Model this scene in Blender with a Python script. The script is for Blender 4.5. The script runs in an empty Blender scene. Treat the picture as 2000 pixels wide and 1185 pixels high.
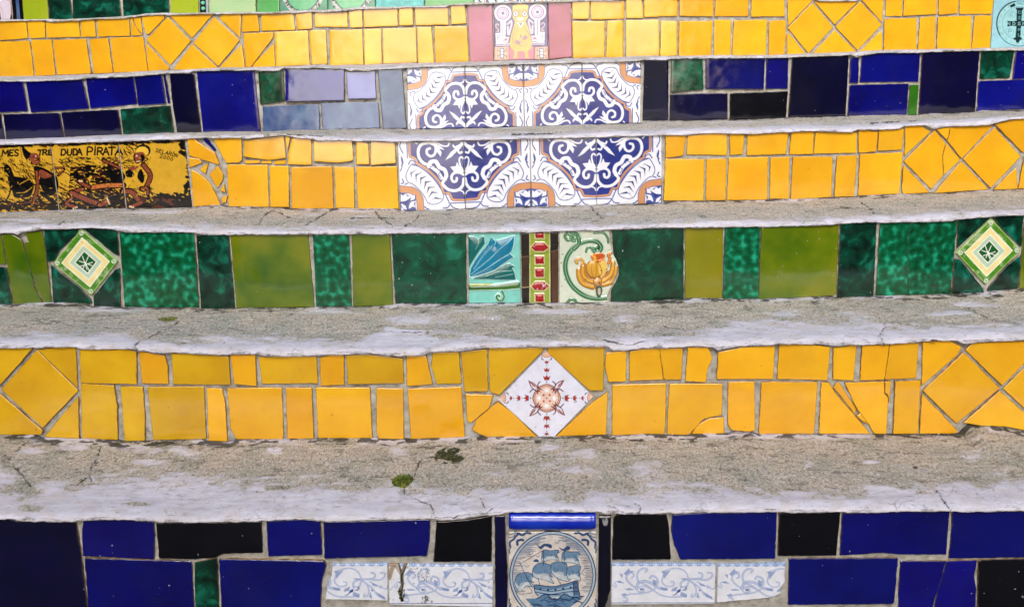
import bpy, math, random
import numpy as np
from math import radians as R

# ------------------------------------------------------------------ camera, sky, sun, exposure
scene = bpy.context.scene
CAM_Z = 1.02
F, PITCH = 1863.4, 0.23807          # focal length in photo pixels (2000 wide), downward pitch
D1, TREAD = 1.3728, 0.28466          # distance of the first riser, depth of a step
cam_d = bpy.data.cameras.new('camera')
cam = bpy.data.objects.new('camera', cam_d)
scene.collection.objects.link(cam)
scene.camera = cam
cam.location = (0, 0, CAM_Z)
cam.rotation_euler = (math.pi/2 - PITCH, 0, 0)
cam_d.sensor_width = 36.0
cam_d.lens = 36.0*F/2000.0
cam_d.clip_start, cam_d.clip_end = 0.02, 600.0

SUN_ELEV, SUN_AZ = R(38), R(183)   # hazy bright sky low behind the viewer; walls and leaves shade the rest
world = bpy.data.worlds.new('World')
scene.world = world
world.use_nodes = True
wn, wl = world.node_tree.nodes, world.node_tree.links
wn.clear()
sky = wn.new('ShaderNodeTexSky')
sky.sky_type = 'NISHITA'
sky.sun_disc = False
sky.sun_elevation, sky.sun_rotation = SUN_ELEV, SUN_AZ
sky.air_density, sky.dust_density, sky.ozone_density = 1.0, 3.6, 2.2
bg = wn.new('ShaderNodeBackground'); bg.inputs[1].default_value = 0.15
wo = wn.new('ShaderNodeOutputWorld')
wl.new(sky.outputs[0], bg.inputs[0]); wl.new(bg.outputs[0], wo.inputs[0])

sun_d = bpy.data.lights.new('sun', 'SUN')
sun_d.energy, sun_d.angle, sun_d.color = 0.95, R(25), (1.0, 1.0, 1.0)
sun = bpy.data.objects.new('sun', sun_d)
scene.collection.objects.link(sun)
sun.location = (0, -10, 12)
sun.rotation_euler = (R(90) - SUN_ELEV, 0, math.pi-SUN_AZ)   # comes from behind the camera (-Y), falls towards +Y
vs = scene.view_settings
vs.view_transform, vs.look, vs.exposure, vs.gamma = 'Standard', 'None', 1.04, 1.0
vs.use_curve_mapping = False

RNG = random.Random(7)
NR = np.random.RandomState(11)
COL = scene.collection

# ------------------------------------------------------------------ photo pixel -> point on the riser it stands on
def plane_y(i):                    # distance of the tile face of step i (1 = lowest)
    return D1 + TREAD*(i-1)
CP, SP = math.cos(PITCH), math.sin(PITCH)
def at(i, px, py):                 # (x, z) on riser i
    u, v = (px-1000.0)/F, (py-592.5)/F
    t = plane_y(i)/(CP - v*SP)
    return u*t, CAM_Z + t*(-SP - v*CP)
def to_px(x, y, z):                # numpy: world point -> photo pixel, used only to place wear on the treads
    h = z-CAM_Z
    zc = y*CP - h*SP
    yc = h*CP + y*SP
    return 1000.0 + F*x/zc, 592.5 - F*yc/zc

# ------------------------------------------------------------------ value noise
def _hash(ix, iy, seed):
    h = (ix*374761393 + iy*668265263 + seed*1274126177) & 0x7fffffff
    h = ((h ^ (h >> 13))*1274126177) & 0x7fffffff
    return ((h ^ (h >> 16)) & 0xffff)/65535.0
def vnoise(x, y, seed=0):
    x = np.asarray(x, float); y = np.asarray(y, float)
    ix, iy = np.floor(x).astype(np.int64), np.floor(y).astype(np.int64)
    fx, fy = x-ix, y-iy
    fx, fy = fx*fx*(3-2*fx), fy*fy*(3-2*fy)
    a, b = _hash(ix, iy, seed), _hash(ix+1, iy, seed)
    c, d = _hash(ix, iy+1, seed), _hash(ix+1, iy+1, seed)
    return (a+(b-a)*fx)*(1-fy) + (c+(d-c)*fx)*fy
def fbm(x, y, seed=0, octv=4, gain=0.5):
    s, a, n = 0, 1.0, 0
    for k in range(octv):
        s = s + a*vnoise(x*2**k, y*2**k, seed+17*k); n += a; a *= gain
    return s/n
def sstep(a, b, x):
    t = np.clip((x-a)/(b-a), 0, 1)
    return t*t*(3-2*t)

# ------------------------------------------------------------------ materials
def mat_new(name):
    m = bpy.data.materials.new(name); m.use_nodes = True
    nt = m.node_tree; nt.nodes.clear()
    out = nt.nodes.new('ShaderNodeOutputMaterial')
    p = nt.nodes.new('ShaderNodeBsdfPrincipled')
    nt.links.new(p.outputs[0], out.inputs[0])
    return m, nt, p
def N(nt, t, **kw):
    n = nt.nodes.new(t)
    for k, v in kw.items():
        if k.startswith('i_'):
            key = k[2:]
            n.inputs[int(key) if key.isdigit() else key].default_value = v
        else: setattr(n, k, v)
    return n
def L(nt, a, b): nt.links.new(a, b)
def noise(nt, vec, scale, detail=3.0, rough=0.5, dist=0.0):
    n = N(nt, 'ShaderNodeTexNoise')
    n.inputs['Scale'].default_value, n.inputs['Detail'].default_value = scale, detail
    n.inputs['Roughness'].default_value, n.inputs['Distortion'].default_value = rough, dist
    L(nt, vec, n.inputs['Vector'])
    return n.outputs[0]
def ramp(nt, fac, stops):
    r = N(nt, 'ShaderNodeValToRGB')
    el = r.color_ramp.elements
    while len(el) < len(stops): el.new(0.5)
    for e, (p, c) in zip(el, stops):
        e.position = p
        e.color = tuple(c)+(1,) if not isinstance(c, (int, float)) else (c, c, c, 1)
    L(nt, fac, r.inputs[0])
    return r.outputs[0]
def mix(nt, fac, a, b, blend='MIX'):
    m = N(nt, 'ShaderNodeMix', data_type='RGBA', blend_type=blend)
    for sock, v in ((m.inputs[0], fac), (m.inputs[6], a), (m.inputs[7], b)):
        if isinstance(v, (int, float)): sock.default_value = v
        elif isinstance(v, tuple): sock.default_value = v+(1,)
        else: L(nt, v, sock)
    return m.outputs[2]
def math_n(nt, op, a, b=None):
    m = N(nt, 'ShaderNodeMath', operation=op)
    for s, v in ((m.inputs[0], a), (m.inputs[1], b)):
        if v is None: continue
        if isinstance(v, (int, float)): s.default_value = v
        else: L(nt, v, s)
    return m.outputs[0]
def tile_coords(nt):               # object coordinates shifted by a different amount for every tile
    tc = N(nt, 'ShaderNodeTexCoord'); oi = N(nt, 'ShaderNodeObjectInfo')
    m = N(nt, 'ShaderNodeVectorMath', operation='MULTIPLY_ADD')
    L(nt, oi.outputs['Random'], m.inputs[0]); m.inputs[1].default_value = (31.7, 17.3, 23.9)
    L(nt, tc.outputs['Object'], m.inputs[2])
    return m.outputs[0], oi.outputs['Random']
def glaze_finish(nt, p, vec, rough=0.1, wave=0.25, ior=1.6, specular=0.6):
    """a slightly wavy glaze with pin holes and a little dust"""
    w1 = noise(nt, vec, 16, 1.5); w2 = noise(nt, vec, 420, 2)
    h = math_n(nt, 'ADD', math_n(nt, 'MULTIPLY', w1, 1.0), math_n(nt, 'MULTIPLY', w2, 0.012))
    b = N(nt, 'ShaderNodeBump'); b.inputs['Strength'].default_value = wave
    b.inputs['Distance'].default_value = 0.004
    L(nt, h, b.inputs['Height']); L(nt, b.outputs[0], p.inputs['Normal'])
    d = noise(nt, vec, 60, 4, 0.7)
    L(nt, ramp(nt, d, [(0.35, rough*0.7), (0.75, rough*2.4)]), p.inputs['Roughness'])
    p.inputs['IOR'].default_value = ior
    p.inputs['Specular IOR Level'].default_value = specular
def glaze(name, base, var, scale=14, lo=0.35, hi=0.7, rough=0.1, hue=0.12, detail=3, dist=0.0, mid=None, speck=True, wave=0.24, specular=0.6, grime=0.8):
    m, nt, p = mat_new(name)
    vec, rnd = tile_coords(nt)
    n = noise(nt, vec, scale, detail, 0.55, dist)
    stops = [(lo, base), (hi, var)] if mid is None else [(lo, base), ((lo+hi)/2, mid), (hi, var)]
    c = ramp(nt, n, stops)
    val = ramp(nt, rnd, [(0.0, 1.0-hue), (1.0, 1.0+hue)])
    # every firing of the glaze has its own depth of colour
    hs = N(nt, 'ShaderNodeHueSaturation'); L(nt, c, hs.inputs['Color'])
    mr = N(nt, 'ShaderNodeMapRange'); L(nt, rnd, mr.inputs[0])
    mr.inputs[3].default_value, mr.inputs[4].default_value = 1.0-hue, 1.0+hue
    L(nt, mr.outputs[0], hs.inputs['Value'])
    mh = N(nt, 'ShaderNodeMapRange')
    L(nt, math_n(nt, 'FRACT', math_n(nt, 'MULTIPLY', rnd, 7.13)), mh.inputs[0])
    mh.inputs[3].default_value, mh.inputs[4].default_value = 0.5-min(hue*0.05, 0.0028), 0.5+min(hue*0.05, 0.0028)
    L(nt, mh.outputs[0], hs.inputs['Hue'])
    c = hs.outputs[0]
    if speck:
        s = noise(nt, vec, 150, 1, 0.3)
        c = mix(nt, ramp(nt, s, [(0.80, 0.0), (0.815, 0.5)]), c, (0.10, 0.055, 0.02) if base[0] > 0.2 else (0.55, 0.58, 0.6))
        g = noise(nt, vec, 9, 5, 0.7)
        c = mix(nt, ramp(nt, g, [(0.48, 0.0), (0.80, 0.24)]), c, (0.36, 0.19, 0.05) if base[0] > 0.1 else (0.02, 0.02, 0.02))
    ra = N(nt, 'ShaderNodeVertexColor', layer_name='rim')
    gr = math_n(nt, 'ADD', ra.outputs[0], math_n(nt, 'MULTIPLY', math_n(nt, 'SUBTRACT', noise(nt, vec, 75, 5, 0.7), 0.5), 1.5))
    c = mix(nt, ramp(nt, gr, [(0.62, 0.0), (1.05, grime)]), c, (0.16, 0.062, 0.012) if base[0] > 0.2 else (0.05, 0.05, 0.045))
    L(nt, c, p.inputs['Base Color'])
    glaze_finish(nt, p, vec, rough, wave, specular=specular)
    return m
M = {}
M['Y'] = glaze('amber_glaze', (0.74, 0.355, 0.008), (0.82, 0.44, 0.014), hue=0.07, scale=10, specular=0.8)
M['M'] = glaze('mustard_glaze', (0.58, 0.31, 0.005), (0.70, 0.42, 0.012), hue=0.08, scale=10, specular=0.8)
M['B'] = glaze('cobalt_glaze', (0.0008, 0.001, 0.10), (0.002, 0.004, 0.18), hue=0.25, rough=0.05, scale=8, specular=0.8)
M['N'] = glaze('navy_glaze', (0.0006, 0.0005, 0.015), (0.002, 0.001, 0.036), hue=0.3, rough=0.05, scale=8, specular=0.8)
M['K'] = glaze('black_glaze', (0.0012, 0.0012, 0.003), (0.003, 0.003, 0.006), hue=0.2, rough=0.06)
M['S'] = glaze('slate_sheen_glaze', (0.035, 0.065, 0.18), (0.075, 0.14, 0.25), hue=0.1, rough=0.1, scale=22)  # slate stripe at the top; on the dark blue step, painted-in sky sheen
M['W'] = glaze('sky_sheen_glaze', (0.10, 0.11, 0.36), (0.16, 0.17, 0.45), hue=0.06, rough=0.07, scale=14, specular=0.8)  # blue glaze lightened, reflected sky painted into its base
M['G'] = glaze('mottled_green_glaze', (0.0008, 0.055, 0.016), (0.012, 0.30, 0.165), scale=78, lo=0.34, hi=0.76, detail=0.5, mid=(0.0012, 0.105, 0.042), hue=0.12, speck=False, dist=0.0)
M['D'] = glaze('dark_green_glaze', (0.0005, 0.010, 0.006), (0.010, 0.20, 0.13), scale=32, lo=0.36, hi=0.74, detail=8, mid=(0.0008, 0.048, 0.026), hue=0.15, dist=0.6)
M['E'] = glaze('emerald_cloud_glaze', (0.0006, 0.022, 0.010), (0.012, 0.20, 0.125), scale=26, lo=0.36, hi=0.78, detail=8, mid=(0.001, 0.065, 0.028), hue=0.15, dist=0.5)
M['O'] = glaze('olive_glaze', (0.040, 0.105, 0.001), (0.225, 0.235, 0.0015), scale=9, lo=0.3, hi=0.7, hue=0.1, mid=(0.115, 0.17, 0.001), specular=0.9, rough=0.07)
M['V'] = glaze('ochre_olive_glaze', (0.18, 0.18, 0.002), (0.25, 0.23, 0.004), scale=9, lo=0.3, hi=0.7, hue=0.08)
M['L'] = glaze('lime_glaze', (0.27, 0.36, 0.012), (0.36, 0.43, 0.03), scale=9, hue=0.08)
M['A'] = glaze('pale_green_glaze', (0.33, 0.52, 0.25), (0.46, 0.60, 0.34), scale=9, hue=0.06)
M['J'] = glaze('leaf_green_glaze', (0.06, 0.27, 0.07), (0.12, 0.36, 0.12), scale=12, hue=0.15)
M['T'] = glaze('turquoise_glaze', (0.01, 0.28, 0.27), (0.08, 0.46, 0.42), scale=60, lo=0.4, hi=0.7, hue=0.1)
M['P'] = glaze('rose_glaze', (0.33, 0.085, 0.14), (0.40, 0.13, 0.21), scale=12, hue=0.1)
M['C'] = glaze('lime_edge_glaze', (0.02, 0.12, 0.004), (0.03, 0.17, 0.006), scale=12, hue=0.1)

def painted(name, rough=0.12, wave=0.2):
    m, nt, p = mat_new(name)
    vec, rnd = tile_coords(nt)
    a = N(nt, 'ShaderNodeVertexColor', layer_name='paint')
    n = noise(nt, vec, 70, 4, 0.6)
    c = mix(nt, 0.5, a.outputs[0], ramp(nt, n, [(0.3, 0.72), (0.7, 1.0)]), 'MULTIPLY')
    s = noise(nt, vec, 130, 1, 0.3)
    c = mix(nt, ramp(nt, s, [(0.76, 0.0), (0.79, 0.6)]), c, (0.12, 0.09, 0.06))
    L(nt, c, p.inputs['Base Color'])
    glaze_finish(nt, p, vec, rough, wave, specular=0.7)
    return m
M['paint'] = painted('painted_glaze')
def clay_mat():
    m, nt, p = mat_new('clay_body')
    vec, rnd = tile_coords(nt)
    L(nt, ramp(nt, noise(nt, vec, 60, 4, 0.7), [(0.35, (0.10, 0.055, 0.022)), (0.5, (0.27, 0.15, 0.06)), (0.65, (0.42, 0.37, 0.28))]), p.inputs['Base Color'])
    p.inputs['Roughness'].default_value = 0.9
    return m
M['clay'] = clay_mat()

def mortar_mat():
    m, nt, p = mat_new('grey_mortar')
    tc = N(nt, 'ShaderNodeTexCoord'); v = tc.outputs['Object']
    c = ramp(nt, noise(nt, v, 60, 6, 0.65), [(0.3, (0.19, 0.17, 0.135)), (0.46, (0.37, 0.35, 0.30)), (0.66, (0.52, 0.51, 0.475))])
    c = mix(nt, ramp(nt, noise(nt, v, 30, 6, 0.75), [(0.53, 0.0), (0.68, 0.75)]), c, (0.045, 0.038, 0.03))
    c = mix(nt, ramp(nt, noise(nt, v, 15, 4, 0.6), [(0.60, 0.0), (0.74, 0.35)]), c, (0.20, 0.10, 0.03))
    L(nt, c, p.inputs['Base Color'])
    p.inputs['Roughness'].default_value = 0.95
    b = N(nt, 'ShaderNodeBump'); b.inputs['Strength'].default_value = 0.8; b.inputs['Distance'].default_value = 0.003
    L(nt, noise(nt, v, 260, 5, 0.7), b.inputs['Height']); L(nt, b.outputs[0], p.inputs['Normal'])
    return m
M['mortar'] = mortar_mat()

def concrete_mat():
    """worn cement: attribute wear = (whitewash, dirt, moss)"""
    m, nt, p = mat_new('worn_cement')
    tc = N(nt, 'ShaderNodeTexCoord'); v0 = tc.outputs['Object']
    def stretch(x, y):
        st = N(nt, 'ShaderNodeVectorMath', operation='MULTIPLY'); L(nt, v0, st.inputs[0]); st.inputs[1].default_value = (x, y, y); return st.outputs[0]
    v, lw = stretch(1.1, 1.0), stretch(0.45, 1.0)
    a = N(nt, 'ShaderNodeVertexColor', layer_name='wear')
    sp = N(nt, 'ShaderNodeSeparateColor'); L(nt, a.outputs[0], sp.inputs[0])
    # exposed aggregate: sand, pale grit, dark pits
    ga = stretch(1.5, 0.75)
    agg = ramp(nt, noise(nt, ga, 190, 5, 0.85), [(0.35, (0.12, 0.105, 0.078)), (0.43, (0.40, 0.365, 0.30)), (0.54, (0.57, 0.54, 0.475)), (0.64, (0.76, 0.745, 0.74))])
    tint = ramp(nt, noise(nt, v, 11, 5, 0.65), [(0.32, (0.72, 0.77, 0.70)), (0.5, (1.0, 0.97, 0.90)), (0.68, (1.12, 1.02, 0.92))])
    agg = mix(nt, 1.0, agg, tint, 'MULTIPLY')
    agg = mix(nt, ramp(nt, noise(nt, stretch(1.3, 0.8), 120, 5, 0.85), [(0.56, 0.0), (0.63, 0.8)]), agg, (0.05, 0.043, 0.03))
    agg = mix(nt, ramp(nt, noise(nt, ga, 110, 4, 0.8), [(0.57, 0.0), (0.64, 0.85)]), agg, (0.64, 0.63, 0.66))
    # whitewash: lilac white, rubbed thin in streaks
    white = ramp(nt, noise(nt, lw, 55, 7, 0.7), [(0.28, (0.40, 0.385, 0.405)), (0.46, (0.56, 0.54, 0.59)), (0.68, (0.66, 0.64, 0.70))])
    white = mix(nt, ramp(nt, noise(nt, v, 20, 6, 0.7), [(0.50, 0.0), (0.70, 0.7)]), white, (0.52, 0.455, 0.41))
    white = mix(nt, ramp(nt, noise(nt, stretch(0.3, 1.0), 33, 6, 0.7), [(0.54, 0.0), (0.68, 0.6)]), white, (0.47, 0.49, 0.52))
    white = mix(nt, ramp(nt, noise(nt, stretch(0.4, 1.0), 120, 6, 0.8), [(0.56, 0.0), (0.65, 0.8)]), white, (0.24, 0.215, 0.19))
    vo = N(nt, 'ShaderNodeTexVoronoi', feature='DISTANCE_TO_EDGE'); vo.inputs['Scale'].default_value = 34
    wv = N(nt, 'ShaderNodeVectorMath', operation='ADD'); L(nt, v0, wv.inputs[0])
    nz = N(nt, 'ShaderNodeTexNoise'); nz.inputs['Scale'].default_value = 40; L(nt, v0, nz.inputs['Vector'])
    sc = N(nt, 'ShaderNodeVectorMath', operation='SCALE'); L(nt, nz.outputs['Color'], sc.inputs[0]); sc.inputs[3].default_value = 0.03
    L(nt, sc.outputs[0], wv.inputs[1]); L(nt, wv.outputs[0], vo.inputs['Vector'])
    craze = math_n(nt, 'MULTIPLY', ramp(nt, vo.outputs[0], [(0.012, 0.55), (0.03, 0.0)]), ramp(nt, noise(nt, v, 8, 3), [(0.50, 0.0), (0.62, 1.0)]))
    white = mix(nt, craze, white, (0.20, 0.19, 0.18))
    edge = math_n(nt, 'ADD', sp.outputs[0], math_n(nt, 'MULTIPLY', math_n(nt, 'SUBTRACT', noise(nt, v, 95, 7, 0.75), 0.5), 2.0))
    wf = ramp(nt, edge, [(0.20, 0.0), (0.90, 0.97)])
    c = mix(nt, wf, agg, white)
    dirt_shade = math_n(nt, 'ADD', sp.outputs[1], math_n(nt, 'MULTIPLY', math_n(nt, 'SUBTRACT', noise(nt, v, 160, 5, 0.75), 0.5), 1.0))
    c = mix(nt, ramp(nt, dirt_shade, [(0.30, 0.0), (0.75, 0.9)]), c, (0.04, 0.034, 0.024))
    moss = math_n(nt, 'ADD', sp.outputs[2], math_n(nt, 'MULTIPLY', math_n(nt, 'SUBTRACT', noise(nt, v, 200, 4, 0.75), 0.5), 1.1))
    c = mix(nt, ramp(nt, moss, [(0.35, 0.0), (0.75, 0.85)]), c, (0.055, 0.058, 0.02))
    L(nt, c, p.inputs['Base Color'])
    p.inputs['Roughness'].default_value = 0.92
    p.inputs['Specular IOR Level'].default_value = 0.25
    b1 = N(nt, 'ShaderNodeBump'); b1.inputs['Distance'].default_value = 0.004
    L(nt, ramp(nt, wf, [(0.0, 1.0), (1.0, 0.4)]), b1.inputs['Strength'])
    hh = math_n(nt, 'ADD', noise(nt, ga, 190, 5, 0.85), math_n(nt, 'MULTIPLY', noise(nt, lw, 70, 5, 0.7), 0.9))
    L(nt, hh, b1.inputs['Height']); L(nt, b1.outputs[0], p.inputs['Normal'])
    return m
M['cement'] = concrete_mat()

# ------------------------------------------------------------------ object helpers
def link(name, verts, faces, mat, parent=None, loc=(0, 0, 0), smooth=False):
    me = bpy.data.meshes.new(name)
    me.from_pydata(verts, [], faces); me.update()
    me.materials.append(mat)
    if smooth: me.polygons.foreach_set('use_smooth', [True]*len(me.polygons))
    o = bpy.data.objects.new(name, me); COL.objects.link(o)
    o.location = loc
    if parent is not None: o.parent = parent
    return o
def tag(o, label=None, cat=None, group=None, kind=None):
    for k, v in (('label', label), ('category', cat), ('group', group), ('kind', kind)):
        if v: o[k] = v
    return o
def grid_mesh(name, V, nu, nv, mat, parent=None, loc=(0, 0, 0), attr=None, attr_name='paint', smooth=True):
    """V: (nv*nu, 3) vertices, row by row"""
    me = bpy.data.meshes.new(name)
    a = (np.arange(nv-1)[:, None]*nu + np.arange(nu-1)[None, :]).ravel()
    q = np.stack([a, a+1, a+nu+1, a+nu], 1)
    me.vertices.add(len(V)); me.vertices.foreach_set('co', V.astype(np.float32).ravel())
    me.loops.add(q.size); me.loops.foreach_set('vertex_index', q.astype(np.int32).ravel())
    me.polygons.add(len(q))
    me.polygons.foreach_set('loop_start', (np.arange(len(q))*4).astype(np.int32))
    me.update(calc_edges=True)
    if smooth: me.polygons.foreach_set('use_smooth', np.ones(len(q), bool))
    if attr is not None:
        ca = me.color_attributes.new(attr_name, 'FLOAT_COLOR', 'POINT')
        rgba = np.ones((len(V), 4), np.float32); rgba[:, :3] = attr
        ca.data.foreach_set('color', rgba.ravel())
    me.materials.append(mat); me.validate(); me.update()
    o = bpy.data.objects.new(name, me); COL.objects.link(o)
    o.location = loc
    if parent is not None: o.parent = parent
    return o
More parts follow.
